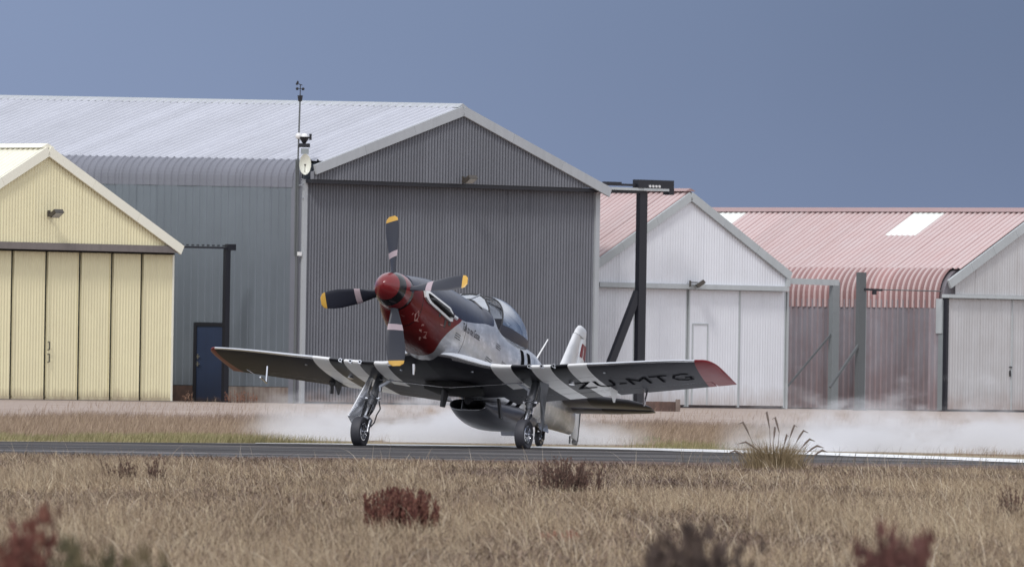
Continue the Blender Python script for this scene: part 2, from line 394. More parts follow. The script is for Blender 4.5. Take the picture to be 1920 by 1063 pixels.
fl = F1.front(92, 402, GY); floodlight(H1.matrix_basis @ V((fl.x, GY-.0, fl.z)) if False else F1.o+EF*fl.x+ES*(GY)+V((0, 0, fl.z)), TH, 'brown floodlight on the gable of the cream hangar')

# ================================================================== BIG GREY HANGAR
F2 = Frame(563, 757, 275)
H2 = empty('hangar', F2.o, TH, label='tall grey corrugated hangar with a pale ribbed roof behind the aircraft', cat='hangar')
GY = -.36
pk = F2.front(868, 199, GY); e1 = F2.front(1143, 352, GY); e0 = F2.front(590, 309, GY)
W2 = F2.front(1117, 600, 0).x
xp, zr = pk.x, pk.z; ze1 = e1.z; sl = (zr-ze1)/(e1.x-xp); x1 = e1.x; x0 = e0.x; ze0 = e0.z
hz0 = F2.front(575, 333, GY); hz1 = F2.front(1120, 356, GY); hb = (hz0.z+hz1.z)/2
DEP = 27; RISE = .019
zin = lambda x: zr-(zr-ze1)*(x-xp)/(x1-xp) if x > xp else zr-(zr-ze0)*(xp-x)/(xp-x0)
tilt = lambda p, y: V((p[0], y, p[1]*(1+0)+RISE*y*(p[1]/zr)))
# curved eave cross-section on the left
sL = math.atan2(zr-ze0, xp-x0); rad = .52
zt0 = zin(x0)+.0
epz = F2.side(450, 303, 0.15)            # top of the eave curve
arc = []
cxr = rad; zc = ze0+math.tan(sL)*(rad-rad*math.sin(sL)-x0)-rad*math.cos(sL)
for i in range(9):
    a = math.pi+(math.pi/2+sL-math.pi)*i/8; arc.append(((cxr+rad*math.cos(a), zc+rad*math.sin(a)), V((math.cos(a), 0, math.sin(a)))))
rn = V((-math.sin(sL), 0, math.cos(sL)))
PL = .42
b = MB(); sec = [(0.03, .0), (W2-.03, 0), (W2-.03, zin(W2)-.25)]+[(xp, zr-.12)]+[(p[0][0]+.04, p[0][1]-.05) for p in arc[::-1]]
ring = lambda y: [tilt(p, y) for p in sec]
b.loft([ring(.06), ring(DEP)]); b.build('wall_frame', MT['bigside'], H2)
dr = (F2.side(364, 700, 0).y, F2.side(425, 700, 0).y); dz = F2.side(395, 605, 0).z
ybrick = F2.side(542, 700).y
for (ya, yb, zb, nm) in ((ybrick, dr[1], PL, 'side_sheet'), (dr[1], dr[0], dz-.01, 'side_sheet'), (dr[0], DEP, PL, 'side_sheet')):
    sheets(nm, MT['bigside'], H2, ya, yb, .76, .27, .022, lambda u: [(tilt((0, zb), u), V((-1, 0, 0))), (tilt((0, zc-.18), u), V((-1, 0, 0)))], 'rib')
sheets('curved_eave_sheet', MT['bigtrim'], H2, ybrick-.35, DEP, .76, .27, .03, lambda u: [(tilt((0, zc-.2), u)+V((-.012, 0, 0)), V((-1, 0, 0)))]+[(tilt(p, u)+nv*.012, nv) for p, nv in arc], 'rib')
sheets('roof_sheet', MT['bigroof'], H2, GY+.05, DEP, .76, .27, .045, lambda u: [(tilt(arc[-1][0], u), rn), (tilt((xp, zr), u), rn)], 'rib')
rn2 = V((sl, 0, 1)).normalized()
sheets('roof_sheet', MT['bigroof'], H2, GY+.05, DEP, 1.5, .27, .028, lambda u: [(tilt((xp, zr), u), rn2), (tilt((x1, ze1), u), rn2)], 'rib')
b = MB(); b.loft([[tilt(p, y) for p in ((xp-.2, zr-.04), (xp, zr+.07), (xp+.2, zr-.04))] for y in (GY, DEP)]); b.build('ridge_cap', MT['bargetrim'], H2)
one('corner_panel', MT['bigtrim'], H2, lambda b: b.bx(-.035, .03, .0, ybrick-.01, 0.0, zc))
one('corner_trim', MT['bargetrim'], H2, lambda b: b.bx(-.06, .07, -.08, -.003, .0, hb))
one('corner_trim', MT['bargetrim'], H2, lambda b: b.bx(W2-.16, W2, -.10, .05, .0, hb-.12))
one('plinth', MT['concrete'], H2, lambda b: b.bx(-.02, .02, ybrick, dr[1]-.03, 0, PL-.01))
one('plinth', MT['brick'], H2, lambda b: b.bx(-.02, .02, dr[0]+.03, DEP, 0, PL-.01))
sheets('gable_sheet', MT['bigfront'], H2, x0-.05, x1-.35, .80, .105, .038, lambda u: [(V((u, GY+.05, hb)), V((0, -1, 0))), (V((u, GY+.05, max(hb+.02, zin(u)-.16))), V((0, -1, 0)))])
one('header_shade', MT['black'], H2, lambda b: b.bx(.0, W2+.2, GY+.06, .05, hb-.10, hb-.004))  # black strip; the shadow line under the header is put into its colour
sheets('door_sheet', MT['bigfront'], H2, .08, W2-.17, .80, .105, .038, lambda u: [(V((u, .0, .05)), V((0, -1, 0))), (V((u, .0, hb-.02)), V((0, -1, 0)))])
for (xa, za, xb, zb) in ((xp, zr, x0, ze0), (xp, zr, x1, ze1)):
    a = V((xp, GY-.02, zr-.13)); e = V((xb, GY-.02, zb-.13)); dd = (e-a)
    for k in range(3): one('barge_board', MT['bargetrim'], H2, lambda b: b.beam(a+dd*(k/3)+dd.normalized()*.006, a+dd*((k+1)/3), .07, .25))
# steel door in the side wall
D = empty('side_door', (0, 0, 0)); D.parent = H2
one('door_frame', MT['black'], D, lambda b: (b.bx(-.05, .03, dr[1], dr[1]+.09, 0, dz), b.bx(-.05, .03, dr[0]-.12, dr[0], 0, dz), b.bx(-.05, .03, dr[1]+.091, dr[0]-.121, dz-.09, dz)))
one('door_panel', MT['blue'], D, lambda b: b.bx(-.03, .01, dr[1]+.09, dr[0]-.12, .03, dz-.09))
for zz in (F2.side(372, 668).z, F2.side(372, 682).z):
    one('handle', MT['chrome'], D, lambda b: (b.box((-.05, dr[0]-.19, zz), (.03, .05, .12)), b.beam((-.08, dr[0]-.17, zz), (-.08, dr[0]-.3, zz), .02, .02)))
fl = F2.front(868, 338, GY); floodlight(F2.o+EF*fl.x+ES*(GY)+V((0, 0, fl.z)), TH, 'small dark floodlight under the peak of the tall grey hangar')
# mast with wind vane, camera and dish at the corner
top = F2.side(568, 160, -.12); mb = F2.side(557, 480, -.12); 
MX, MY = -.16, .06
MS = empty('weather_mast', F2.o+EF*MX+ES*MY, TH, label='thin weather mast clamped to the corner of the tall grey hangar', cat='mast')
zt = F2.front(568, 160, MY).z
one('pole', MT['post'], MS, lambda b: (b.tube([(0, 0, 0), (0, 0, zt-1.9)], .035, 8), b.tube([(0, 0, zt-1.9), (.04, 0, zt-.25)], .022, 8), b.tube([(-.07, 0, F2.front(560, 480).z), (-.07, 0, F2.front(560, 300).z)], .018, 6)))
one('wind_vane', MT['black'], MS, lambda b: (b.tube([(.04, 0, zt-.42), (.04, 0, zt-.27)], [.05, .07], 8), b.tube([(.04, 0, zt-.27), (.04, 0, zt+.02)], .012, 6), b.tube([(-.06, 0, zt-.1), (.13, 0, zt-.1)], .01, 6), b.sphere((-.07, 0, zt-.1), .04, 8, 6), b.sphere((.14, 0, zt-.1), .04, 8, 6), b.tube([(.1, 0, zt+.0), (-.06, 0, zt+.03)], .012, 6), b.beam((-.1, 0, zt+.0), (-.04, 0, zt+.09), .012, .06)))
zj = F2.front(562, 476, 0).z
one('junction_box', MT['whitep'], MS, lambda b: b.box((.02, -.09, zj), (.09, .08, .10)))
zdz = F2.front(583, 309, 0).z; zq = F2.front(583, 275, 0).z
DS = empty('satellite_dish', F2.o+EF*(MX)+ES*MY+V((0, 0, zdz)), TH-R(38), label='round off-white satellite dish on the mast below the camera unit', cat='dish')
b = MB(); rings = []
for j in range(9):
    rr = .245*j/8; rings.append([V((.17+rr*math.cos(t)*.62, -.16+.10*(1-(rr/.245)**2), rr*math.sin(t)*1.1)) for t in np.linspace(0, 2*math.pi, 28, endpoint=False)])
rings2 = [[p+V((0, .015, 0)) for p in r] for r in reversed(rings)]
b.loft(rings+rings2, cap=False); b.build('bowl', MT['dish'], DS, smooth=60)
one('feed_arm', MT['lamp'], DS, lambda b: (b.tube([(.17, -.10, -.2), (.15, -.34, -.03)], .008, 6), b.sphere((.15, -.34, -.02), .028, 8, 6)))
one('bracket', MT['post'], DS, lambda b: (b.beam((0, 0, 0), (.17, -.04, 0), .04, .05),))
CU = empty('camera_unit', F2.o+EF*(MX)+ES*MY+V((0, 0, zq)), TH-R(38), label='black and white camera unit on the mast above the dish', cat='camera')
one('housing', MT['black'], CU, lambda b: (b.box((.16, -.02, .02), (.27, .16, .10)), b.tube([(.15, -.02, .07), (.15, -.02, .24)], [.04, .15], 10), b.beam((0, 0, 0), (.1, -.02, 0), .05, .05), b.box((.31, -.02, .24), (.06, .06, .16))))
one('weather_shield', MT['whitep'], CU, lambda b: b.sphere((.0, -.02, .26), .085, 10, 6), smooth=60)
one('weather_shield', MT['whitep'], CU, lambda b: b.sphere((.15, -.0, .22), .12, 10, 6), smooth=60)
one('lower_box', MT['steel'], CU, lambda b: b.box((.17, -.03, -.13), (.19, .14, .14)))
CB = F2.o+EF*MX+ES*MY
b = MB(); z1 = F2.front(575, 340, 0).z
pts = [V((.02+.09*math.sin(t*2.1)*(1 if t < 3 else .6)+.03*max(0, t-2), -.12, z1-.02*t-.09*max(0, t-1.5)+.06*math.cos(t*2.1))) for t in np.linspace(0, 7, 40)]
b.tube(pts, .012, 6)
pts = [V((.03, -.12, z1)), V((.10, -.13, z1-.2)), V((.2, -.13, z1-.42)), V((.22, -.13, z1-.55)), V((.17, -.13, z1-.4)), V((.06, -.12, z1-.12))]
b.tube(pts, .012, 6)
o = b.build('cable', MT['cable'], None); o.location = CB; o.rotation_euler = (0, 0, TH)
tag(o, 'loose grey cable loop hanging from the mast below the satellite dish', 'cable')

# door rail carried past the cream hangar, on its black post
def rail_post(fr, y, px_rail0, px_post, py_rail, wpx, label, mat, tlabel, y_off, hrail=.08, extra=None, cat='post', wmul=1.0, railmat=None):
    a = fr.front(px_rail0, py_rail[0], y); c = fr.front(px_post, py_rail[1], y); wd = wpx/72*wmul
    t = empty('rail_post', fr.o+EF*c.x+ES*y, TH, label=label, cat=cat)
    one('column', mat, t, lambda b: (b.bx(-wd/2, wd/2, -.03, .03+wd*.3, 0, c.z+.02), b.bx(-wd/2-.06, wd/2+.06, -.09, .1, 0, .03)))
    one('rail', railmat or MT['black'], t, lambda b: b.beam((a.x-c.x, 0, a.z), (0.1, 0, c.z), .07, hrail))
    if extra: extra(t, a, c)
    return t
def ex1(t, a, c):
    one('bracket', MT['black'], t, lambda b: (b.beam((-.05, 0, c.z+.02), (.25, 0, c.z+.02), .10, .16)))
    b = MB()
    for k in range(9): b.box((a.x-c.x+(k+.6)*(c.x-a.x)/9.4, 0, a.z+.055+(c.z-a.z)*k/9), (.05, .05, .035))
    b.build('roller', MT['black'], t)
rail_post(F1, -.12, 336, 427, (463, 465), 11, 'dark steel post carrying the rail beside the blue side door', MT['black'], None, 0, .05, ex1, wmul=1.05)
def ex2(t, a, c):
    one('bracket', MT['black'], t, lambda b: (b.bx(-.30, 1.05, -.12, .1, c.z+.10, c.z+.32), b.bx(.86, 1.06, -.12, .1, c.z-.06, c.z+.10), b.bx(-1.5, -.9, -.08, .06, c.z+.14, c.z+.24), b.bx(-.9, -.3, -.05, .04, c.z+.14, c.z+.20)))
    one('white_rail', MT['whitetrim'], t, lambda b: (b.bx(-1.42, -.1, -.10, .04, c.z+.03, c.z+.099), b.bx(-.1, .85, -.14, .04, c.z+.03, c.z+.095)))
    for k in range(4): one('roller', MT['whitep'], t, lambda b: b.tube([(.12+k*.12, -.15, c.z+.15), (.12+k*.12, -.12, c.z+.15)], .035, 8))
    q = F2.front(1148, 672, .0); 
    one('brace', MT['black'], t, lambda b: b.beam((-.10, .05, F2.front(1196, 548, 0).z), (F2.front(1130, 672+40, 0).x-c.x, .05, F2.front(1130, 672+40, 0).z), .12, .22))
rail_post(F2, -.10, 1100, 1206, (358, 360), 17, 'tall black steel post with a diagonal brace and rail rollers on top', MT['black'], None, 0, .09, ex2, wmul=1.2)

# ================================================================== WHITE HANGAR
F3 = Frame(1108, 760, 284)
H3 = empty('hangar', F3.o, TH, label='white gabled hangar with plain sliding doors and a faded red roof', cat='hangar')
GY = -.22
pk = F3.front(1295, 359, GY); e1 = F3.front(1481, 509, GY); W3 = F3.front(1472, 650, 0).x
xp, zr = pk.x, pk.z; x1, ze = e1.x, e1.z; x0 = 2*xp-x1; DEP = 20
zin = lambda x: zr-(zr-ze)*abs(x-xp)/(x1-xp)
hb = F3.front(1300, 533, GY).z
b = MB(); b.prism([(.02, .08, 0), (W3, .08, 0), (W3, .08, zin(W3)-.15), (xp, .08, zr-.12), (.02, .08, zin(.02)-.15)], (0, DEP, 0)); b.build('wall_frame', MT['oldwall'], H3)
sheets('gable_sheet', MT['white'], H3, .02, x1-.1, .8, .1, .006, lambda u: [(V((u, GY+.05, hb)), V((0, -1, 0))), (V((u, GY+.05, max(hb+.3, zin(u)-.1))), V((0, -1, 0)))])
one('header_beam', MT['whitetrim'], H3, lambda b: b.bx(.0, x1-.05, GY-.04, .05, hb-.13, hb-.004))
one('corner_trim', MT['whitetrim'], H3, lambda b: b.bx(x1-.14, x1-.02, GY-.05, GY+.04, hb, ze-.15))
for xe in (x0, x1):
    a = V((xp, GY-.02, zr-.13)); e = V((xe, GY-.02, ze-.13)); dd = e-a
    for k in range(3): one('barge_board', MT['whitetrim'], H3, lambda b: b.beam(a+dd*(k/3)+dd.normalized()*.006, a+dd*((k+1)/3), .07, .22))
    sgn = 1 if xe > xp else -1; nrm = V((sgn*(zr-ze), 0, abs(xe-xp))).normalized()
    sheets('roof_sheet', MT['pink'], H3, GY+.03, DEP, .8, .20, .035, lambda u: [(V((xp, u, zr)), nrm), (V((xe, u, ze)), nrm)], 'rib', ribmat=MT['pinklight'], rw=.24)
one('ridge_cap', MT['pink'], H3, lambda b: b.prism([(xp-.2, GY, zr), (xp, GY, zr+.08), (xp+.2, GY, zr)], (0, DEP, 0)))
dbx = [.03]+[F3.front(p, 650, 0).x for p in (1186, 1286, 1383, 1471)]
for i in range(4):
    a, e = dbx[i]+.015, dbx[i+1]-.015; yo = -.02 if i % 2 else -.06
    dl = empty('door_leaf', (0, 0, 0)); dl.parent = H3
    sheets('door_sheet', MT['white'], dl, a+.04, e-.04, .78, .1, .005, lambda u: [(V((u, yo, .08)), V((0, -1, 0))), (V((u, yo, hb-.14)), V((0, -1, 0)))], jitter=.002)
    one('door_frame', MT['whitetrim'], dl, lambda b: (b.bx(a, a+.04, yo-.02, yo+.05, .03, hb-.135), b.bx(e-.04, e, yo-.02, yo+.05, .03, hb-.135)))
a, e = F3.front(1295, 700, 0).x, F3.front(1321, 700, 0).x; z_ = F3.front(1308, 609, 0).z
o = one('wicket_door', MT['white'], H3, lambda b: b.bx(a, e, -.065, -.035, .10, z_))
one('frame', MT['whitetrim'], o, lambda b: (b.bx(a-.04, a-.003, -.085, -.04, .08, z_+.04), b.bx(e+.003, e+.04, -.085, -.04, .08, z_+.04), b.bx(a, e, -.085, -.04, z_+.003, z_+.04)))
one('corner_trim', MT['whitetrim'], H3, lambda b: b.bx(W3-.01, W3+.06, -.07, .1, 0, hb-.14))
fl = F3.front(1292, 533, GY); floodlight(F3.o+EF*fl.x+ES*(GY-.04)+V((0, 0, fl.z)), TH+R(50), 'small black floodlight above the doors of the white hangar')
def ex3(t, a, c):
    q = F3.front(1474, 730, 0)
    one('brace', MT['post'], t, lambda b: b.beam((-.05, .03, F3.front(1560, 622).z), (q.x-c.x, .03, F3.front(1474, 728).z), .03, .05))
rail_post(F3, -.02, 1480, 1567, (527, 530), 14, 'pale grey post ending the door rail of the white hangar', MT['steel'], None, 0, .16, ex3, wmul=1.4, railmat=MT['whitetrim'])

# ================================================================== PINK-ROOFED HANGAR
F4 = Frame(1767, 769.5, 290)
H4 = empty('hangar', F4.o, TH, label='stained pale hangar at right edge with a long faded red roof and skylights', cat='hangar')
GY = -.2
eL = F4.front(1779, 522, GY); rk = F4.front(1920, 415, GY); sl4 = (rk.z-eL.z)/(rk.x-eL.x)
rid = F4.o   # ridge height from the ridge line at px 1700
rad = .85
best = None
for k in range(200):                      # half width where the ridge line seen at pixel (1700,393) meets the roof slope
    xw = 2+k*.05; q = F4.side(1700, 395, xw)
    zz = eL.z+sl4*(xw-eL.x)
    if best is None or abs(q.z-zz) < best[0]: best = (abs(q.z-zz), xw, zz)
xp, zr = best[1], best[2]; DEP = 24; sL = math.atan(sl4); hb = F4.front(1850, 553, GY).z
zc = eL.z+math.tan(sL)*(rad-rad*math.sin(sL)-eL.x)-rad*math.cos(sL)
arc = []
for i in range(9):
    a = math.pi+(math.pi/2+sL-math.pi)*i/8; arc.append((V((rad+rad*math.cos(a), 0, zc+rad*math.sin(a))), V((math.cos(a), 0, math.sin(a)))))
rn = V((-math.sin(sL), 0, math.cos(sL)))
sec = [(.04, 0), (2*xp, 0), (2*xp, arc[3][0].z)]+[(xp, zr-.08)]+[(p.x+.05, p.z-.05) for p, _ in arc[::-1]]
b = MB(); b.loft([[V((p[0], y, p[1])) for p in sec] for y in (.06, DEP)]); b.build('wall_frame', MT['oldwall'], H4)
sheets('side_sheet', MT['oldwall'], H4, .18, DEP, .40, .20, .025, lambda u: [(V((0, u, .03)), V((-1, 0, 0))), (V((0, u, zc-.1)), V((-1, 0, 0)))], 'rib', ribmat=MT['litwornrib'])
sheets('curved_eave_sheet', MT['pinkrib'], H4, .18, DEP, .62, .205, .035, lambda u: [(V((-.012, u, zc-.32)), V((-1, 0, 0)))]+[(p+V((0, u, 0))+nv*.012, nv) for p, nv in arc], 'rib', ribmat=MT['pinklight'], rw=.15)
skl = []
for (pa, pb) in ((1345, 1405), (1665, 1778)):
    ya = F4.side(pa, 420, xp-1.0).y; yb = F4.side(pb, 420, xp-1.0).y; skl.append((min(ya, yb), max(ya, yb)))
yA = F4.side(1722, 394, xp).y; yB = F4.side(1778, 394, xp).y; yC = F4.side(1352, 388, xp).y; yD = F4.side(1407, 388, xp).y
xm = F4.side(1665, 447, 0).y
t0 = arc[-1][0]; tp = V((xp, 0, zr)); 
roofs = [(V((0, u, 0)), u) for u in ()]
def roofseg(name, mat, ya, yb, fa, fb, lift=0.0, amp=.035, wv=.8):
    pa = t0.lerp(tp, fa); pb = t0.lerp(tp, fb)
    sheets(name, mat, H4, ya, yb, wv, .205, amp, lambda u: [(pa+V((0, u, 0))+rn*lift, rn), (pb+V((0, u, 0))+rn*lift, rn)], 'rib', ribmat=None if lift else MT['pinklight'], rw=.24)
y1, y2 = sorted((yA, yB)); y3, y4 = sorted((yC, yD))
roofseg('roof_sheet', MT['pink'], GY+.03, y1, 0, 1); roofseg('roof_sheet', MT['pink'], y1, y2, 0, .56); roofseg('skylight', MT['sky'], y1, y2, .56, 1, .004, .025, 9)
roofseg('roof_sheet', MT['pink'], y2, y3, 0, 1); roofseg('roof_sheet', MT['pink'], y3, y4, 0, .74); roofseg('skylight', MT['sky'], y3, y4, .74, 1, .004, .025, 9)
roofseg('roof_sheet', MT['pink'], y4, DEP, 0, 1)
one('ridge_cap', MT['pink'], H4, lambda b: b.prism([(xp-.2, GY, zr-.03), (xp, GY, zr+.09), (xp+.2, GY, zr-.03)], (0, DEP, 0)))
xe = 2*xp-eL.x; nrm = V((sl4, 0, 1)).normalized()
b = MB(); b.add([(xp, GY, zr), (xe, GY, eL.z), (xe, DEP, eL.z), (xp, DEP, zr), (xp, GY, zr-.05), (xe, GY, eL.z-.05), (xe, DEP, eL.z-.05), (xp, DEP, zr-.05)], [(0, 1, 2, 3), (7, 6, 5, 4), (0, 4, 5, 1), (1, 5, 6, 2), (2, 6, 7, 3), (3, 7, 4, 0)]); b.build('far_roof_slope', MT['pink'], H4)
zin = lambda x: zr-sl4*abs(x-xp)
sheets('gable_sheet', MT['right'], H4, .3, 2*xp-.3, .8, .1, .006, lambda u: [(V((u, GY+.05, hb)), V((0, -1, 0))), (V((u, GY+.05, max(hb+.05, zin(u)-.15))), V((0, -1, 0)))])
for xe in (eL.x-.0, 2*xp-eL.x):
    a = V((xp, GY-.02, zr-.16)); e = V((xe, GY-.02, eL.z-.16)); dd = e-a
    for k in range(4): one('barge_board', MT['whitetrim'], H4, lambda b: b.beam(a+dd*(k/4)+dd.normalized()*.006, a+dd*((k+1)/4), .07, .24))
one('header_beam', MT['whitetrim'], H4, lambda b: b.bx(-.05, 2*xp, GY-.03, .04, hb-.10, hb-.004))
one('door_gap', MT['black'], H4, lambda b: (b.bx(-.02, .07, -.12, .05, .0, hb-.11), b.bx(.07, 2*xp, -.05, .04, .0, .05)))
q = F4.front(1893, 650, 0).x; lf = [.075, q, 2*q-.1, 3*q-.2]
for i in range(3):
    a, e = lf[i]+.005, lf[i+1]-.005
    dl = empty('door_leaf', (0, 0, 0)); dl.parent = H4
    sheets('door_sheet', MT['right'], dl, a, e, .45, .11, .006, lambda u: [(V((u, -.08, .06)), V((0, -1, 0))), (V((u, -.08, hb-.115)), V((0, -1, 0)))], jitter=.003)
    one('edge_strip', MT['whitetrim'], dl, lambda b: b.bx(e-.03, e, -.12, -.06, .06, hb-.12))
    if i == 0: one('handle', MT['gearblack'], dl, lambda b: (b.box((e-.09, -.12, F4.front(1890, 700).z), (.035, .03, .16)), b.box((e-.07, -.12, F4.front(1890, 690).z+.03), (.10, .03, .03))))
one('corner_panel', MT['steel'], H4, lambda b: b.bx(-.03, .0, .0, .17, .03, zc-.1))
one('wall_patch', MT['whitetrim'], H4, lambda b: b.bx(-.06, -.03, .02, .24, F4.side(1757, 625).z, F4.side(1757, 560).z))
def ex4(t, a, c):
    z1 = F4.front(1613, 640, -.1).z
    one('brace', MT['post'], t, lambda b: (b.beam((-.02, 0, z1), (F4.front(1556, 726, -.1).x-c.x, 0, F4.front(1556, 726, -.1).z), .05, .06),))
    one('bracket', MT['black'], t, lambda b: (b.beam((0.05, -.03, F4.front(1640, 543, -.1).z), (.75, -.03, F4.front(1640, 543, -.1).z-.01), .05, .06), b.box((.45, -.03, F4.front(1640, 549, -.1).z), (.12, .06, .1))))
    one('column_edge', MT['steel'], t, lambda b: b.bx(.125, .16, -.02, .05, 0, c.z-.5))
c4 = rail_post(F4, -.10, 1775, 1617, (545, 512), 13, 'weathered grey post with a slanting brace before the stained side wall', MT['post'], None, 0, .0001, ex4, wmul=1.4)
qa = F4.front(1765, 546, -.1)
cc4 = F4.front(1617, 512, -.1)
one('guide_wire', MT['post'], c4, lambda b: b.tube([(0.1, -.02, F4.front(1640, 543, -.1).z), (qa.x-cc4.x, -.02, qa.z)], .018, 6))
for ch in list(c4.children):
    if ch.name.startswith('rail'): bpy.data.objects.remove(ch)

# concrete block by the tall post; white marker; dark kerb strips
q = gd(1228, 768); o = one('concrete_block', [MT['brick'], MT['concrete']], None, lambda b: (b.bx(-.42, .38, -.2, .2, 0, .24), setattr(b, 'mat', 1), b.bx(.385, .50, -.22, .22, 0, .30)))
o.location = (q.x, 262, 0); tag(o, 'low brown block with a pale end at the foot of the tall black post', 'block')
q = gd(1711, 838); o = one('marker_post', MT['whitep'], None, lambda b: b.tube([(0, 0, 0), (0, 0, .20), (0, 0, .21)], [.028, .028, .02], 10)); o.location = (q.x, q.y, 0)
tag(o, 'short white marker post standing in the spray at right', 'marker')

exec_plane = True
# ================================================================== AIRCRAFT
PSI, PT = R(20.7), R(15)
Fv = V((-math.sin(PSI), -math.cos(PSI), 0)); Zv = V((0, 0, 1)); Pv = V((math.cos(PSI), -math.sin(PSI), 0))
Fp = Fv*math.cos(PT)+Zv*math.sin(PT); Up = Zv*math.cos(PT)-Fv*math.sin(PT)
CXA, CZA = 1.87, 1.61
Rm = Matrix((Fp, Pv, Up)).transposed() @ Matrix.Rotation(R(.6), 3, 'X').inverted()
hub = P(738, 545, 138.0)
loc = hub-Rm @ V((CXA, 0, CZA)); 
AC = bpy.data.objects.new('aircraft', None); link(AC); AC.empty_display_size = .5
AC.matrix_world = Matrix.Translation(loc) @ Rm.to_4x4()
tag(AC, 'silver propeller fighter aircraft with red nose and black and white wing stripes', 'aircraft')
def A(a, l, z): return V((CXA-a, l, z+CZA))     # a = metres behind the hub, l = to port, z = above the thrust line
def Wz(a, l, z): return (loc+Rm @ A(a, l, z)).z
def cr(xs, ys, x):     # Catmull-Rom style smooth interpolation
    xs = np.asarray(xs, float); ys = np.asarray(ys, float); i = int(np.clip(np.searchsorted(xs, x)-1, 0, len(xs)-2))
    m = np.gradient(ys, xs); h = xs[i+1]-xs[i]; t = min(max((x-xs[i])/h, 0), 1)
    return float((2*t**3-3*t**2+1)*ys[i]+(t**3-2*t**2+t)*h*m[i]+(-2*t**3+3*t**2)*ys[i+1]+(t**3-t**2)*h*m[i+1])
FA = [.10, .3, .6, 1.0, 1.5, 2.0, 2.45, 2.62, 2.8, 3.2, 3.8, 4.4, 4.8, 5.2, 5.7, 6.2, 6.75, 7.0]
FW = [.240, .285, .335, .38, .415, .43, .435, .433, .43, .425, .415, .38, .34, .29, .23, .165, .085, .04]
FT = [.245, .29, .355, .43, .48, .51, .54, .52, .40, .36, .37, .455, .485, .45, .40, .36, .31, .27]
FB = [-.25, -.37, -.46, -.52, -.56, -.585, -.60, -.60, -.60, -.60, -.59, -.53, -.47, -.39, -.295, -.20, -.11, -.07]
def sect(a): return cr(FA, FW, a), cr(FA, FT, a), cr(FA, FB, a)
NE = 2.35
def nup(a): return float(np.interp(a, [2.3, 2.75, 4.0, 4.9], [NE, 4.2, 3.8, NE]))
def fus_ring(a, n=72, off=0.0):
    wv, zt, zb = sect(a); zc = (zt+zb)/2; hh = (zt-zb)/2; r = []
    for k in range(n):
        t = 2*math.pi*k/n; c, s = math.cos(t), math.sin(t); ne = nup(a) if s > 0 else NE
        r.append(A(a, (wv+off)*math.copysign(abs(c)**(2/ne), c), zc+(hh+off)*math.copysign(abs(s)**(2/ne), s)))
    return r
def fus_lat(a, z, off=0.0):
    wv, zt, zb = sect(a); zc = (zt+zb)/2; hh = (zt-zb)/2; q = min(abs((z-zc)/hh), 1); ne = nup(a) if z > zc else NE
    return wv*(1-q**ne)**(1/ne)+off
# fuselage paint: dark anti-glare top, red nose, polished metal behind
fm = Mat('fuselage_paint')
so_ = fm.n('ShaderNodeSeparateXYZ'); fm.l(fm.co('Object'), so_.inputs[0])
aN = fm.math('SUBTRACT', CXA, so_.outputs[0]); zN = fm.math('SUBTRACT', so_.outputs[2], CZA)
def curve(src, x0, x1, pts, y0, y1):
    mrn = fm.n('ShaderNodeMapRange'); fm.l(src, mrn.inputs[0]); mrn.inputs[1].default_value = x0; mrn.inputs[2].default_value = x1
    fc = fm.n('ShaderNodeFloatCurve'); c = fc.mapping.curves[0]; P_ = c.points
    nrm = [((x-x0)/(x1-x0), (y-y0)/(y1-y0)) for x, y in pts]
    while len(P_) < len(nrm): P_.new(.5, .5)
    for p, q in zip(P_, nrm): p.location = q
    fc.mapping.update(); fm.l(mrn.outputs[0], fc.inputs['Value'])
    return fm.math('MULTIPLY_ADD', fc.outputs[0], y1-y0, y0)
zdark = curve(aN, 0, 5, [(0, .10), (.5, .10), (1.2, .03), (1.45, .02), (1.8, .08), (2.3, .20), (2.6, .26), (2.68, .9), (3, .9), (5, .9)], -1, 1)
ared = curve(zN, -.7, .3, [(-.7, 1.30), (-.52, 1.18), (-.4, 1.07), (-.28, 1.10), (-.13, 1.26), (0, 1.44), (.3, 1.6)], 0, 2)
isdark = fm.math('GREATER_THAN', zN, zdark); isred = fm.math('LESS_THAN', aN, ared)
nzz = fm.noise(3.0, 3); 
silver = fm.ramp(fm.noise(3.4, 4, fm.co('Object', (1, 1, 1.6)), .7), [(.35, (.42, .43, .46)), (.55, (.52, .53, .56)), (.66, (.68, .69, .72))])
redc = fm.ramp(fm.noise(5, 3), [(.3, (.105, .008, .009)), (.7, (.15, .012, .012))])
c = fm.mix(isred, silver, redc); c = fm.mix(isdark, c, (.024, .028, .050))
gap = fm.math('LESS_THAN', fm.math('ABSOLUTE', fm.math('SUBTRACT', aN, .335)), .006)     # panel joints
gap2 = fm.math('LESS_THAN', fm.math('ABSOLUTE', fm.math('SUBTRACT', aN, 1.62)), .005)
gap3 = fm.math('LESS_THAN', fm.math('ABSOLUTE', fm.math('SUBTRACT', aN, 4.35)), .004)
c = fm.mix(fm.math('MAXIMUM', fm.math('MAXIMUM', gap, gap2), gap3), c, (.01, .01, .012))
notm = fm.math('MAXIMUM', isdark, isred)
fm.set(spec=fm.math('MULTIPLY_ADD', notm, -.25, .5), col=c, metal=fm.math('MULTIPLY', fm.math('SUBTRACT', 1, notm), .42), rough=fm.math('MULTIPLY_ADD', isdark, .02, .24))
pz = fm.noise(2.2, 2); fm.bump(pz, .25, .05)
rings = [fus_ring(a) for a in list(np.linspace(.10, 2.5, 26))+list(np.linspace(2.55, 6.85, 44))]
b = MB(); b.loft(rings); FUS = b.build('fuselage', fm.m, AC, smooth=50)
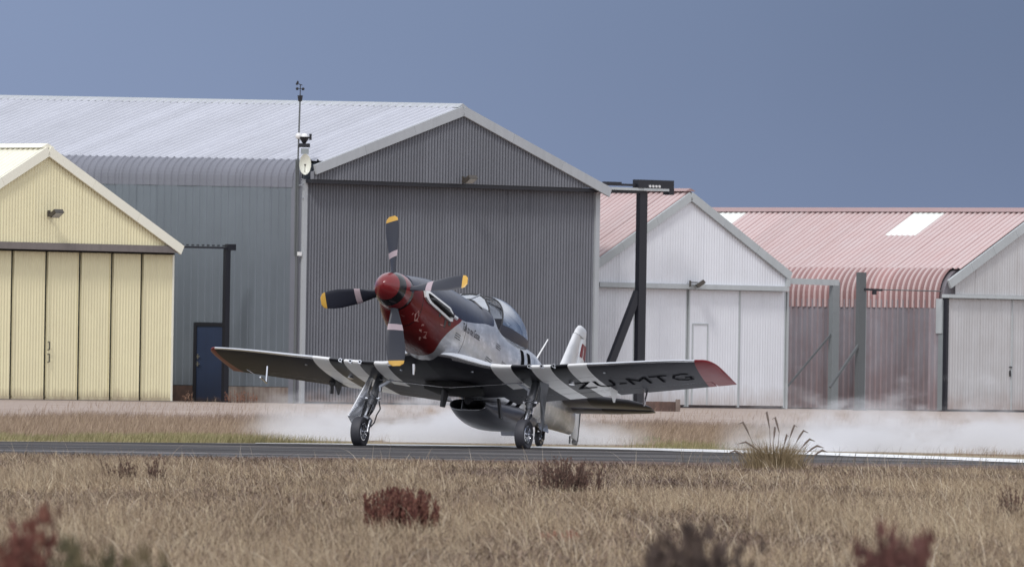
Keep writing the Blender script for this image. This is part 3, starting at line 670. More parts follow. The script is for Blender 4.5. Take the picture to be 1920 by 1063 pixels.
silv = Mat('polished_metal'); c = silv.ramp(silv.noise(4, 3), [(.3, (.40, .41, .44)), (.7, (.56, .57, .60))]); silv.set(col=c, metal=.85, rough=.24); silv.bump(silv.noise(3, 2), .2, .03); MT['silver'] = silv.m
# spinner
sm_ = Mat('spinner_paint'); sx = sm_.n('ShaderNodeSeparateXYZ'); sm_.l(sm_.co('Object'), sx.inputs[0]); aa = sm_.math('SUBTRACT', CXA, sx.outputs[0])
tw_ = sm_.math('MULTIPLY_ADD', sx.outputs[1], .10, aa)
b1 = sm_.math('MULTIPLY', sm_.math('GREATER_THAN', tw_, -.22), sm_.math('LESS_THAN', tw_, -.085)); b2 = sm_.math('GREATER_THAN', tw_, .055)
sm_.set(col=sm_.mix(sm_.math('MAXIMUM', b1, b2), (.17, .013, .016), (.006, .006, .008)), rough=.25, coat=.25)
b = MB(); rings = []
for t in np.linspace(0, 1, 22):
    a = -.40+.50*t; rr = .243*math.sin(math.pi/2*min(1, t**.62))**.95
    rings.append([A(a, max(rr, .003)*math.cos(q), max(rr, .003)*math.sin(q)) for q in np.linspace(0, 2*math.pi, 48, endpoint=False)])
b.loft(rings); b.build('spinner', sm_.m, AC, smooth=60)
# propeller blades at rest
def blade(ang):
    b = MB(); dirv = V((0, math.sin(ang), math.cos(ang))); tan = V((0, math.cos(ang), -math.sin(ang))); fw = V((1, 0, 0))
    base = A(.02, 0, 0)
    def ring(r):
        ch = float(np.interp(r, [.16, .28, .5, .75, .9, .98, 1.01], [.09, .12, .21, .25, .235, .19, .10])); th = float(np.interp(r, [.16, .3, 1.0], [.07, .04, .012])); tw2 = R(float(np.interp(r, [.2, 1.0], [50, 20])))
        cdv = tan*math.cos(tw2)+fw*math.sin(tw2); nv = fw*math.cos(tw2)-tan*math.sin(tw2)
        return [base+dirv*r+cdv*ch/2*math.cos(q)+nv*th/2*math.sin(q) for q in np.linspace(0, 2*math.pi, 14, endpoint=False)]
    b.loft([ring(r) for r in (.16, .22, .28, .4, .5, .62, .75, .85, .94)])
    o = b.build('propeller_blade', MT['blade'], AC, smooth=60)
    b = MB(); b.loft([ring(r) for r in (.94, .96, .98, 1.0, 1.012)]); b.build('blade_tip', MT['yellow'], o, smooth=60)
    b = MB(); rr = [[p+((p-(base+dirv*r)).normalized())*.003 for p in ring(r)] for r in (.45, .53)]; b.loft(rr); b.build('blade_decal', MT['decal'], o, smooth=60)
for k in range(4): blade(R(-9)+k*math.pi/2+ (R(4) if k % 2 else 0)*0)
# carburettor / chin intakes and cowl details
for sg in (-1, 1):
    # exhaust shroud and stacks
    b = MB(); pl = [(.34, .105), (.42, .138), (1.03, .068), (1.12, .015), (1.13, -.09), (1.06, -.108), (.46, -.03), (.36, .02)]
    inner = [(.41, .085), (.46, .10), (1.0, .045), (1.075, .0), (1.08, -.055), (1.03, -.07), (.50, -.002), (.43, .035)]
    pt = lambda p, o_: A(p[0], sg*fus_lat(p[0], p[1], o_), p[1])
    n_ = 8; vs = [pt(p, .03) for p in pl]+[pt(p, .03) for p in inner]+[pt(p, -.01) for p in pl]+[pt(p, -.03) for p in inner]
    fs = []
    for k in range(n_):
        k2 = (k+1) % n_; fs += [(k, k2, 8+k2, 8+k), (k, 16+k, 16+k2, k2), (8+k, 8+k2, 24+k2, 24+k)]
    b.add(vs, fs); sh_ = b.build('exhaust_shroud', MT['whitep'], AC)
    b = MB(); b.add([pt(p, .008) for p in inner], [tuple(range(8))]); b.build('shroud_recess', MT['dark'], sh_)
    for k in range(6):
        a_ = .54+k*.092; z_ = .045-(a_-.5)*.13
        b = MB(); l_ = fus_lat(a_, z_); b.tube([A(a_-.02, sg*(l_-.01), z_), A(a_+.02, sg*(l_+.04), z_-.004), A(a_+.075, sg*(l_+.062), z_-.012)], [.024, .026, .022], 10); b.build('exhaust_stack', MT['gearblack'], sh_, smooth=50)
    one('exhaust_tip', MT['chrome'], sh_, lambda b: b.tube([A(1.10, sg*(fus_lat(1.1, -.02)+.03), -.02), A(1.2, sg*(fus_lat(1.2, -.03)+.045), -.03)], .024, 10), smooth=50)
    # louvres and pale marks on the red cowling
    for (a_, z_, w_, h_) in ((.98, -.16, .05, .10), (1.10, -.13, .07, .05), (.80, -.10, .05, .04)):
        one('cowl_louvre', MT['gearblack'], FUS, lambda b: b.add([A(a_+i*w_/2, sg*fus_lat(a_+i*w_/2, z_+j*h_/2, .004), z_+j*h_/2) for i, j in ((-1, -1), (1, -1), (1, 1), (-1, 1))]+[A(a_+i*w_/2, sg*fus_lat(a_+i*w_/2, z_+j*h_/2, -.01), z_+j*h_/2) for i, j in ((-1, -1), (1, -1), (1, 1), (-1, 1))], [(0, 1, 2, 3), (4, 5, 6, 7), (0, 1, 5, 4), (1, 2, 6, 5), (2, 3, 7, 6), (3, 0, 4, 7)]))

markmat = flat('pink_mark', (.50, .26, .23), .5)  # small pale pink marks laid over the red
for (a_, z_, pts_) in ((.26, -.24, [(0, 0), (.03, .06), (.07, .01), (.10, -.05), (.14, -.06), (.07, -.07), (.03, -.03)]), (.16, -.28, [(0, 0), (.07, .05), (.075, .03), (.03, -.01)]), (.48, -.33, [(0, .02), (.04, .03), (.09, -.05), (.12, -.06), (.05, -.05)]), (.62, -.40, [(0, .03), (.05, .04), (.10, -.01), (.15, -.02), (.10, -.06), (.04, -.04)]), (.86, -.20, [(0, 0), (.12, .01), (.12, .003), (.02, -.01)])):
    b = MB(); n_ = len(pts_)
    b.add([A(a_+x, fus_lat(a_+x, z_+y, .003), z_+y) for x, y in pts_]+[A(a_+x, fus_lat(a_+x, z_+y, -.004), z_+y) for x, y in pts_], [tuple(range(n_)), tuple(range(n_, 2*n_))[::-1]]+[(k, (k+1) % n_, n_+(k+1) % n_, n_+k) for k in range(n_)])
    b.build('cowl_mark', markmat, FUS)
# lettering laid on a surface
def text_on(name, txt, size, mapfn, mat, parent, shear=0.0, width=None):
    cu = bpy.data.curves.new(name, 'FONT'); cu.body = txt; cu.size = size; cu.shear = shear; cu.resolution_u = 2
    to = bpy.data.objects.new('tmp', cu); link(to); bpy.context.view_layer.update()
    dg = bpy.context.evaluated_depsgraph_get(); me = bpy.data.meshes.new_from_object(to.evaluated_get(dg)); bpy.data.objects.remove(to)
    bm = bmesh.new(); bm.from_mesh(me)
    for _ in range(1): bmesh.ops.subdivide_edges(bm, edges=[e for e in bm.edges if e.calc_length() > size*.3], cuts=2)
    bmesh.ops.triangulate(bm, faces=bm.faces)
    mxx = max(v.co.x for v in bm.verts)
    for v in bm.verts:
        x = v.co.x/mxx*(width or mxx); v.co = mapfn(x, v.co.y)
    bm.to_mesh(me); bm.free(); me.materials.clear(); me.materials.append(mat)
    o = bpy.data.objects.new(name, me); link(o); o.parent = parent; return o
def side_map(a0, z0, dza=0.0, off=.004): return lambda x, y: A(a0+x, fus_lat(a0+x, z0+y+dza*x, off), z0+y+dza*x)
text_on('nose_lettering', 'Talk to me Goose', .15, side_map(1.50, -.10, .03), MT['ink'], FUS, .25, .60)
for (a0, z0, s, t) in ((1.30, -.20, .022, 'NO STEP'), (2.75, -.02, .03, 'RESCUE'), (2.35, -.20, .03, 'EMERGENCY'), (3.10, -.13, .026, 'FUEL')):
    pass
for (a0, z0, nl, wl) in ((1.33, -.19, 3, .16), (2.42, -.21, 4, .24), (2.72, .05, 3, .16), (3.0, -.12, 4, .2)):
    b = MB()
    for k in range(nl):
        x = 0
        while x < wl:
            l_ = random.uniform(.012, .03); zz = z0-k*.028
            q = [(a0+x, zz), (a0+x+l_, zz), (a0+x+l_, zz+.011), (a0+x, zz+.011)]
            b.add([A(p[0], fus_lat(p[0], p[1], .003), p[1]) for p in q], [(0, 1, 2, 3)]); x += l_+.008
    b.build('stencil_marking', MT['ink'], FUS)
# fuselage stripes behind the wing
for (a_, w_) in ((3.72, .13), (4.0, .13)):
    b = MB(); rr = []
    for a2 in (a_, a_+w_): rr.append([v for v in fus_ring(a2, 72, .004)][-17:]+[v for v in fus_ring(a2, 72, .004)][:8])
    b.loft(rr, cap=False, closed=False); b.build('fuselage_stripe', MT['ink'], FUS)

# wings
def le(l): return cr([0, .35, .726, 1.0, 1.25, 1.93, 3.3, 3.5], [1.22, 1.38, 1.87, 2.00, 2.09, 2.20, 2.38, 2.44], l)
def te(l): return float(np.interp(l, [0, .45, 3.4], [3.72, 3.68, 3.52]))
def zl(l): return float(np.interp(l, [0, .45, .726, 1.93, 3.5], [-.475, -.475, -.475, -.335, -.18]))
def zte(l): return float(np.interp(l, [0, .45, 3.5], [-.54, -.515, -.215]))
def tk(l): return float(np.interp(l, [0, .35, .5, .62, .75, 1.0, 2, 3.5], [.50, .48, .43, .38, .33, .30, .255, .175]))
TS = [0, .004, .012, .03, .06, .1, .17, .26, .38, .5, .62, .74, .775, .80, .88, .95, 1.0]
def half(t): return 5*(.2969*math.sqrt(t)-.126*t-.3516*t*t+.2843*t**3-.1036*t**4)
def wsec(l, sg, t0=0, t1=1, shrink=1.0, capr=0.0):
    lx = min(l, 3.40); a0, a1, z0, z1, th = le(lx), te(lx), zl(l), zte(l), tk(lx)
    if l > 3.40:           # rounded tip
        q = min((l-3.40)/.17, 1); k = math.sqrt(max(0, 1-q*q)); th *= max(k, .05)
        c = a1-a0; a0 += c*.30*(1-k); a1 -= c*.05*(1-k)
    c = a1-a0; ts = [t for t in TS if t0 < t < t1]; ts = [t0]+ts+[t1]
    upz = [(a0+c*t, z0+(z1-z0)*t+half(t)*th*.54*shrink) for t in ts]; dn = [(a0+c*t, z0+(z1-z0)*t-half(t)*th*.46*shrink) for t in ts]
    pts = upz+dn[::-1][(1 if t1 >= 1 else 0):(-1 if t0 == 0 else None)]
    return [A(p[0], sg*l, p[1]) for p in pts]
wm = Mat('wing_paint'); sx = wm.n('ShaderNodeSeparateXYZ'); wm.l(wm.co('Object'), sx.inputs[0]); la = wm.math('ABSOLUTE', sx.outputs[1]); av = wm.math('SUBTRACT', CXA, sx.outputs[0])
def band(a, b_): return wm.math('MULTIPLY', wm.math('GREATER_THAN', la, a), wm.math('LESS_THAN', la, b_))
fwd_ = wm.math('LESS_THAN', av, 2.78)
wht = wm.math('ADD', wm.math('ADD', wm.math('MULTIPLY', fwd_, band(.726, .962)), band(1.206, 1.453)), band(1.678, 1.928)); blk = wm.math('ADD', wm.math('MULTIPLY', fwd_, band(.962, 1.206)), band(1.453, 1.678))
tipr = wm.math('GREATER_THAN', wm.math('ADD', la, wm.math('MULTIPLY_ADD', wm.math('GREATER_THAN', sx.outputs[1], 0), wm.math('MULTIPLY_ADD', av, .15, -.27), .27)), 3.70)
base = wm.ramp(wm.noise(3, 3), [(.3, (.58, .59, .62)), (.7, (.72, .73, .76))])
c = wm.mix(wht, base, (.72, .72, .72)); c = wm.mix(blk, c, (.006, .006, .009)); c = wm.mix(tipr, c, (.15, .008, .014))
for sp_ in (2.55, 2.95, 3.25):
    c = wm.mix(wm.math('MULTIPLY', wm.math('LESS_THAN', wm.math('ABSOLUTE', wm.math('SUBTRACT', av, sp_)), .004), .7), c, (.02, .02, .025))
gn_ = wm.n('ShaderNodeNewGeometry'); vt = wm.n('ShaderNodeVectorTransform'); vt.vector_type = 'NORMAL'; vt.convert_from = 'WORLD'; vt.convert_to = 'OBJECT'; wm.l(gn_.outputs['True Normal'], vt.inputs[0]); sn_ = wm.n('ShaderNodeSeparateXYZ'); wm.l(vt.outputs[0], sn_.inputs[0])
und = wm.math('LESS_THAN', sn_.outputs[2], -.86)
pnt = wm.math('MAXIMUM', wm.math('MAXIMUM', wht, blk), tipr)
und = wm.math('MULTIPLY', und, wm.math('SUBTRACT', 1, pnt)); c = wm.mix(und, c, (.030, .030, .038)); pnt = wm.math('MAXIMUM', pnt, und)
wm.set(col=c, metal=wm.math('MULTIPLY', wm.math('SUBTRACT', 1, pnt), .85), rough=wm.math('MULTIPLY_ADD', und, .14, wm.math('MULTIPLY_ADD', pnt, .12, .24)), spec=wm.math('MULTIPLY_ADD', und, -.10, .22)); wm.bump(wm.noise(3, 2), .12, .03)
LS = sorted(set([3.3, 0, .2, .3, .35, .4, .45, .5, .55, .6, .66, .726, .85, .962, 1.08, 1.206, 1.33, 1.453, 1.56, 1.678, 1.8, 1.928]+list(np.linspace(2.1, 3.4, 8))+[3.43, 3.46, 3.49, 3.52, 3.55, 3.565]))
WING = {}
for sg in (1, -1):
    b = MB(); b.loft([wsec(l, sg, 0, .775 if l < 3.3 else 1) if False else wsec(l, sg, 0, .775) for l in LS if l <= 3.3]); 
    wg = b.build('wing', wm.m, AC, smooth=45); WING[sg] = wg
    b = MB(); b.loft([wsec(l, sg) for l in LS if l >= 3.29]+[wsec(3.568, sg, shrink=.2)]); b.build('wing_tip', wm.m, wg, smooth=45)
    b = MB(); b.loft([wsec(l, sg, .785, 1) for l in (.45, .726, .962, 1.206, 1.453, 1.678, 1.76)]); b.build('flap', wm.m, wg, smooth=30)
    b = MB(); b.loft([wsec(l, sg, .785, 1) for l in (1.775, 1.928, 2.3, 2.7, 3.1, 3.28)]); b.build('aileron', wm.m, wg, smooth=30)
    # gun ports
    for l in (1.19, 1.345, 1.50):
        a0 = le(l); z0 = zl(l)
        o = one('gun_port', MT['chrome'], wg, lambda b: b.tube([A(a0-.022, sg*l, z0+.0), A(a0+.05, sg*l, z0)], .026, 14), smooth=50)
        one('port_bore', MT['dark'], o, lambda b: b.tube([A(a0-.026, sg*l, z0), A(a0-.0, sg*l, z0)], .014, 12))
    # fairings and hinge brackets under the wing
    def under(l, t): return zl(l)+(zte(l)-zl(l))*t-half(t)*tk(l)*.46
    for (l, t, h_) in ((1.95, .72, .16),):
        a_ = le(l)+(te(l)-le(l))*t; z_ = under(l, t)
        one('hinge_fairing', MT['whitep'] if sg > 0 and l < 2 else MT['gearblack'], wg, lambda b: b.prism([A(a_-.16, sg*l-.012, z_+.01), A(a_+.16, sg*l-.012, z_+.01), A(a_+.10, sg*l-.012, z_-h_)], (0, .024, 0)))
    l = 1.56; one('landing_lamp', MT['chrome'], wg, lambda b: b.tube([A(le(l)+.55, sg*l, under(l, .33)+.01), A(le(l)+.55, sg*l, under(l, .33)-.03)], .04, 14), smooth=50)
    for l, t in ((.5, .18), (2.1, .15)):
        one('filler_cap', MT['gearmetal'], wg, lambda b: b.tube([A(le(l)+t*1.4, sg*l, under(l, t)), A(le(l)+t*1.4, sg*l, under(l, t)-.012)], .018, 10))
def wl(x, y):
    l = 1.52+x; a = 3.06-y; t = (a-le(l))/(te(l)-le(l)); return A(a, l, zl(l)+(zte(l)-zl(l))*t-half(t)*tk(l)*.46-.006)
text_on('wing_lettering', 'ZU-MTG', .46, wl, MT['ink'], WING[1], 0, 1.62)
# pitot under starboard wing, aerials and hooks
one('pitot_tube', MT['chrome'], WING[-1], lambda b: (b.tube([A(2.75, -2.78, -.33), A(2.78, -2.78, -.55)], .014, 8), b.tube([A(2.80, -2.78, -.55), A(2.55, -2.78, -.535)], .012, 8)))
one('counterweight', MT['gearblack'], WING[-1], lambda b: (b.beam(A(3.1, -1.98, -.40), A(3.15, -1.98, -.58), .03, .05), b.sphere(A(3.12, -1.98, -.44), .05, 8, 6)))
one('hinge_strut', MT['chrome'], WING[1], lambda b: (b.beam(A(3.3, 2.33, -.30), A(3.42, 2.33, -.55), .02, .02), b.beam(A(3.5, 2.33, -.30), A(3.42, 2.33, -.55), .02, .02)))
# belly: dark patch for wheel-well shade, clamshell doors
one('wheel_well_shade', MT['dark'], AC, lambda b: b.loft([[A(a, r_*math.cos(q)*1.5, z+.02*math.sin(q)) for q in np.linspace(0, 2*math.pi, 24, endpoint=False)] for a, z, r_ in ((2.2, -.625, .10), (2.3, -.635, .24), (2.5, -.64, .28), (2.8, -.635, .22), (2.9, -.625, .08))]), smooth=40)  # near-black bulge, no recess; shade inside the wells is its colour
one('well_edge', MT['chrome'], AC, lambda b: b.tube([A(2.3, t*.34, -.672+.030*abs(t)) for t in np.linspace(-2.9, 3.1, 13)], .008, 6))
b = MB(); b.prism([A(2.45, -.12, -.60), A(2.66, -.12, -.60), A(2.62, -.14, -.86), A(2.50, -.14, -.88)], (0, -.03, 0)); b.build('inner_gear_door', MT['gearblack'], AC)
b = MB(); b.prism([A(3.0, .42, -.62), A(3.05, .42, -.62), A(3.2, .44, -.86), A(3.1, .44, -.86)], (0, .03, 0)); b.build('inner_gear_door', MT['gearblack'], AC)
one('belly_light', MT['chrome'], AC, lambda b: (b.tube([A(1.55, -.22, -.52), A(1.58, -.22, -.70)], [.028, .012], 8),))
# belly scoop
DS_, ZS_ = .34, .085
SA = [2.72, 2.80, 2.95, 3.2, 3.5, 3.8, 4.15, 4.5, 4.75]
SW = [.258, .270, .29, .325, .345, .34, .31, .25, .20]
ST = [-.712, -.702, -.66, -.56, -.50, -.45, -.42, -.40, -.38]
SB = [-.858, -.874, -.908, -.93, -.915, -.86, -.765, -.66, -.575]
b = MB(); rr = []
for a in np.linspace(2.72, 4.75, 34):
    w_, t_, b_ = cr(SA, SW, a), cr(SA, ST, a), cr(SA, SB, a)
    kx = .55+.25*min(1, (a-2.72)/.5); rr.append([A(a+DS_, w_*math.copysign(abs(math.cos(q))**kx, math.cos(q)), ZS_+(t_+b_)/2+(t_-b_)/2*math.copysign(abs(math.sin(q))**.75, math.sin(q))) for q in np.linspace(0, 2*math.pi, 48, endpoint=False)])
inn = []
for a, k in ((2.72, .93), (2.74, .86), (3.1, .84)):
    inn.append([A(a+DS_, .258*k*math.copysign(abs(math.cos(q))**.55, math.cos(q)), ZS_-.785+(.073*(k-.06))*math.copysign(abs(math.sin(q))**.75, math.sin(q))) for q in np.linspace(0, 2*math.pi, 48, endpoint=False)])
b.loft(rr, cap=False); b.add(rr[-1], [tuple(range(48))]); b.loft([rr[0], inn[0]], cap=False)
MT['scoop'] = flat('dark_metal', (.05, .05, .062), .3, .45, spec=.3)
SCO = b.build('air_scoop', MT['scoop'], AC, smooth=50)
b = MB(); b.loft(inn, cap=False); b.add(inn[-1], [tuple(range(48))]); b.build('scoop_intake', MT['dark'], SCO, smooth=40)
one('intake_lip', MT['chrome'], SCO, lambda b: b.tube([rr[0][k % 48].lerp(inn[0][k % 48], .5) for k in range(0, 49, 2)], .008, 6, cap=False))
one('intake_vane', MT['gearmetal'], SCO, lambda b: (b.box(A(2.86+DS_, -.10, -.775+ZS_), (.2, .012, .12)),))
one('belly_mount', MT['gearblack'], AC, lambda b: b.loft([[A(a, w_*math.cos(q), -.63+.07*math.sin(q)) for q in np.linspace(0, 2*math.pi, 16, endpoint=False)] for a, w_ in ((3.05, .05), (3.12, .10), (3.5, .12), (3.8, .1))]), smooth=40)
one('outlet_flap', MT['gearmetal'], SCO, lambda b: b.prism([A(4.79, .20, -.60), A(5.09, .16, -.51), A(5.12, .16, -.57), A(4.84, .20, -.65)], (0, -.38, 0)))

# landing gear
def torus(b, c, Rr, wd, axis, n=36, m_=12):
    ax = axis.normalized(); u = ax.cross(V((0, 0, 1))).normalized(); v_ = ax.cross(u)
    prof = [(Rr-.055, -wd*.36), (Rr-.03, -wd*.48), (Rr-.010, -wd*.42), (Rr-.001, -wd*.22), (Rr, 0), (Rr-.001, wd*.22), (Rr-.010, wd*.42), (Rr-.03, wd*.48), (Rr-.055, wd*.36), (Rr-.085, wd*.30), (Rr-.085, -wd*.30)]
    if Rr < .15: prof = [(Rr-.035, -wd*.36), (Rr-.02, -wd*.48), (Rr-.005, -wd*.3), (Rr, 0), (Rr-.005, wd*.3), (Rr-.02, wd*.48), (Rr-.035, wd*.36), (Rr-.05, wd*.3), (Rr-.05, -wd*.3)]
    k_ = len(prof); vs = []
    for i in range(n):
        d = u*math.cos(2*math.pi*i/n)+v_*math.sin(2*math.pi*i/n)
        vs += [c+d*r+ax*h for r, h in prof]
    b.add(vs, [(i*k_+j, i*k_+(j+1) % k_, ((i+1) % n)*k_+(j+1) % k_, ((i+1) % n)*k_+j) for i in range(n) for j in range(k_)])
def wheel(c, Rr, wd, spokes=True):
    b = MB(); torus(b, c, Rr, wd, V((0, 1, 0))); t = b.build('tyre', MT['rubber'], AC, smooth=30)
    t2 = empty('wheel', (0, 0, 0)); t2.parent = AC; t.parent = t2
    ri = Rr-.085 if Rr > .15 else Rr-.05; b = MB()
    for sd_ in (-1, 1):
        y = c.y+sd_*wd*.28
        ring = lambda r, yy: [V((c.x+r*math.cos(q), yy, c.z+r*math.sin(q))) for q in np.linspace(0, 2*math.pi, 36, endpoint=False)]
        b.loft([ring(ri+.003, c.y+sd_*wd*.36), ring(ri-.012, c.y+sd_*wd*.38), ring(ri-.02, y-sd_*.02)], cap=False)
        if spokes:
            for k in range(9):
                q = 2*math.pi*k/9; b.beam(V((c.x+.03*math.cos(q), y, c.z+.03*math.sin(q))), V((c.x+(ri-.01)*math.cos(q), y-sd_*.005, c.z+(ri-.01)*math.sin(q))), .014, .016, (0, 1, 0))
        b.loft([ring(.034, y+sd_*.0), ring(.03, y+sd_*.03), ring(.012, y+sd_*.034)])
    b.build('rim', MT['chrome'], t2, smooth=40)
    b = MB(); b.loft([ring(ri-.004, c.y-wd*.1), ring(ri-.004, c.y+wd*.1)]); b.build('wheel_disc', MT['gearblack'], t2, smooth=40)
for sg in (1, -1):
    Rr = .200; wc = A(2.26, sg*1.15, -1.32); wc.z += (Rr-.006-(loc+Rm @ wc).z)/math.cos(PT)
    wheel(wc, Rr, .145)
    top_ = A(2.64, sg*1.10, -.40); mid = A(2.46, sg*1.11, -.82); low_ = A(2.34, sg*1.12, -1.06)
    sdw = -1       # the fork leg stands on the side away from the door
    lg = one('gear_leg', MT['gearmetal'], AC, lambda b: (b.tube([top_, mid], .052, 16), b.tube([mid, mid.lerp(low_, .06)], .068, 16), b.tube([mid.lerp(low_, .06), mid.lerp(low_, .35)], .045, 16)), smooth=50)
    one('collar', MT['chrome'], lg, lambda b: (b.tube([mid.lerp(top_, .02), mid.lerp(top_, .06)], .085, 14), b.box(mid.lerp(top_, .04), (.05, .20, .02))), smooth=40)
    one('piston', MT['chrome'], lg, lambda b: b.tube([mid.lerp(low_, .3), low_, low_+V((.03, 0, -.06))], .032, 14), smooth=50)
    kn = A(2.42, sg*1.12, -.96)
    one('torque_link', MT['chrome'], lg, lambda b: (b.beam(mid+V((-.05, .03, -.02)), kn+V((-.06, .02, 0)), .02, .035), b.beam(kn+V((-.06, .02, 0)), low_+V((-.03, 0, -.03)), .02, .035), b.beam(mid+V((-.05, -.05, -.02)), kn+V((-.06, -.04, 0)), .02, .03)))
    ys = -sg*.105
    one('fork', MT['gearmetal'], lg, lambda b: b.tube([low_+V((.02, 0, -.04)), low_+V((.06, ys*.6, -.075)), V((wc.x-.06, wc.y+ys, wc.z+.17)), V((wc.x-.01, wc.y+ys, wc.z+.05)), V((wc.x, wc.y+ys, wc.z-.01))], [.034, .032, .028, .024, .026], 12), smooth=50)
    one('axle', MT['chrome'], lg, lambda b: b.tube([V((wc.x, wc.y-.13, wc.z)), V((wc.x, wc.y+.13, wc.z))], .016, 10), smooth=50)
    one('brake_line', MT['gearblack'], lg, lambda b: b.tube([mid+V((-.07, ys*.6, 0)), mid+V((-.10, ys*.8, -.1)), low_+V((-.09, ys, .02)), low_+V((-.02, ys*1.1, -.1)), V((wc.x-.04, wc.y+ys*1.2, wc.z+.08))], .009, 6))
    one('side_brace', MT['gearmetal'], lg, lambda b: (b.beam(top_.lerp(mid, .62), A(2.5, sg*.80, -.48), .03, .03), b.box(top_.lerp(mid, .62)+V((0, -sg*.04, 0)), (.04, .07, .06))))
    q = [(2.50, 1.17, -.43), (2.72, 1.24, -.43), (2.62, 1.25, -.98), (2.50, 1.30, -1.24), (2.36, 1.38, -1.08)]
    vs = [A(a, sg*l, z) for a, l, z in q]; nrm = (vs[1]-vs[0]).cross(vs[3]-vs[0]).normalized()*.014
    b = MB(); b.prism(vs, nrm); b.build('gear_door', MT['silver'] if sg < 0 else MT['gearmetal'], AC)
# tail wheel: radius 0.105 on the ground
Rt = .108; zt_ = ((Rt+.0)-loc.z-(Rm @ A(5.78, 0, 0)).z)/math.cos(PT)
tw_c = A(5.78, 0, zt_); wheel(tw_c, Rt-.005, .075, False)
one('tail_leg', MT['gearblack'], AC, lambda b: (b.tube([A(5.5, 0, -.25), A(5.62, 0, -.33), A(5.78, .055, zt_+.10), A(5.78, .055, zt_)], .022, 8), b.tube([A(5.62, 0, -.33), A(5.78, -.055, zt_+.10), A(5.78, -.055, zt_)], .02, 8)))
for sg in (1, -1): b = MB(); b.prism([A(5.3, sg*.12, -.30), A(5.7, sg*.11, -.25), A(5.68, sg*.15, -.38), A(5.35, sg*.15, -.42)], (0, sg*.012, 0)); b.build('tail_gear_door', MT['silver'], AC)

# tail
def foil(pts_fn, n=12): pass
def surf(name, secs, mat, parent, axis='z'):
    """secs: list of (pos, a_le, a_te, thickness, z or lateral)"""
    b = MB(); rr = []
    for (h, a0, a1, th, o_) in secs:
        ts = [0, .02, .08, .2, .4, .6, .8, 1]; c = a1-a0
        s1 = [(a0+c*t, half(t)*th*5/5) for t in ts]; s2 = [(a0+c*t, -half(t)*th) for t in ts][::-1][:-1]
        rr.append([A(a, y, h) if axis == 'z' else A(a, h, o_+y) for a, y in s1+s2[0:]])
    b.loft(rr); return b.build(name, mat, parent, smooth=40)
tm = Mat('tail_paint'); c = tm.ramp(tm.noise(4, 3), [(.3, (.60, .61, .63)), (.7, (.74, .74, .75))]); tm.set(col=c, rough=.35, metal=.15)
FIN = surf('tail_fin', [(.25, 5.85, 6.72, .11, 0), (.5, 6.07, 6.76, .10, 0), (.77, 6.27, 6.80, .09, 0), (1.26, 6.60, 6.88, .07, 0)], tm.m, AC)
surf('fin_cap', [(1.268, 6.605, 7.06, .07, 0), (1.34, 6.66, 7.07, .06, 0), (1.40, 6.73, 7.06, .045, 0), (1.42, 6.80, 7.02, .02, 0)], tm.m, FIN)
RUD = surf('rudder', [(-.11, 6.98, 7.18, .04, 0), (.0, 6.90, 7.20, .06, 0), (.5, 6.80, 7.12, .07, 0), (1.26, 6.895, 7.08, .05, 0)], tm.m, FIN)
rd = flat('red_panel', (.17, .014, .022), .35)
for sg in (1, -1): one('red_square', rd, RUD, lambda b: b.add([A(6.86, sg*.036, 1.0), A(7.10, sg*.012, 1.0), A(7.09, sg*.012, 1.19), A(6.90, sg*.032, 1.19)]+[A(6.86, sg*.02, 1.0), A(7.10, 0, 1.0), A(7.09, 0, 1.19), A(6.90, sg*.01, 1.19)], [(0, 1, 2, 3), (7, 6, 5, 4), (0, 4, 5, 1), (1, 5, 6, 2), (2, 6, 7, 3), (3, 7, 4, 0)]))
one('rudder_hinge', MT['gearblack'], RUD, lambda b: (b.tube([A(7.2, 0, -.1), A(7.16, 0, .55)], .012, 6), b.box(A(7.10, 0, -.14), (.10, .05, .05)), b.beam(A(6.9, 0, -.10), A(6.92, 0, -.20), .02, .02)))
sm2 = Mat('stabiliser_paint'); sx = sm2.n('ShaderNodeSeparateXYZ'); sm2.l(sm2.co('Object'), sx.inputs[0]); la = sm2.math('ABSOLUTE', sx.outputs[1])
sm2.set(col=sm2.mix(sm2.math('GREATER_THAN', la, .55), (.10, .10, .12), (.03, .03, .035)), metal=.3, rough=.35, spec=.25)
for sg in (1, -1):
    st_ = surf('tailplane', [(sg*.05, 5.85, 6.52, .13, .20), (sg*.7, 5.96, 6.52, .11, .195), (sg*1.10, 6.06, 6.52, .08, .19), (sg*1.24, 6.20, 6.52, .05, .19), (sg*1.31, 6.36, 6.51, .02, .19)], sm2.m, AC, 'y')
    surf('elevator', [(sg*.08, 6.53, 6.85, .05, .20), (sg*.7, 6.53, 6.80, .045, .195), (sg*1.18, 6.53, 6.70, .03, .19), (sg*1.29, 6.53, 6.65, .015, .19)], sm2.m, st_, 'y')
one('aerial', MT['whitep'], AC, lambda b: b.tube([A(5.15, .05, .46), A(5.48, .07, .86)], [.012, .008], 8))

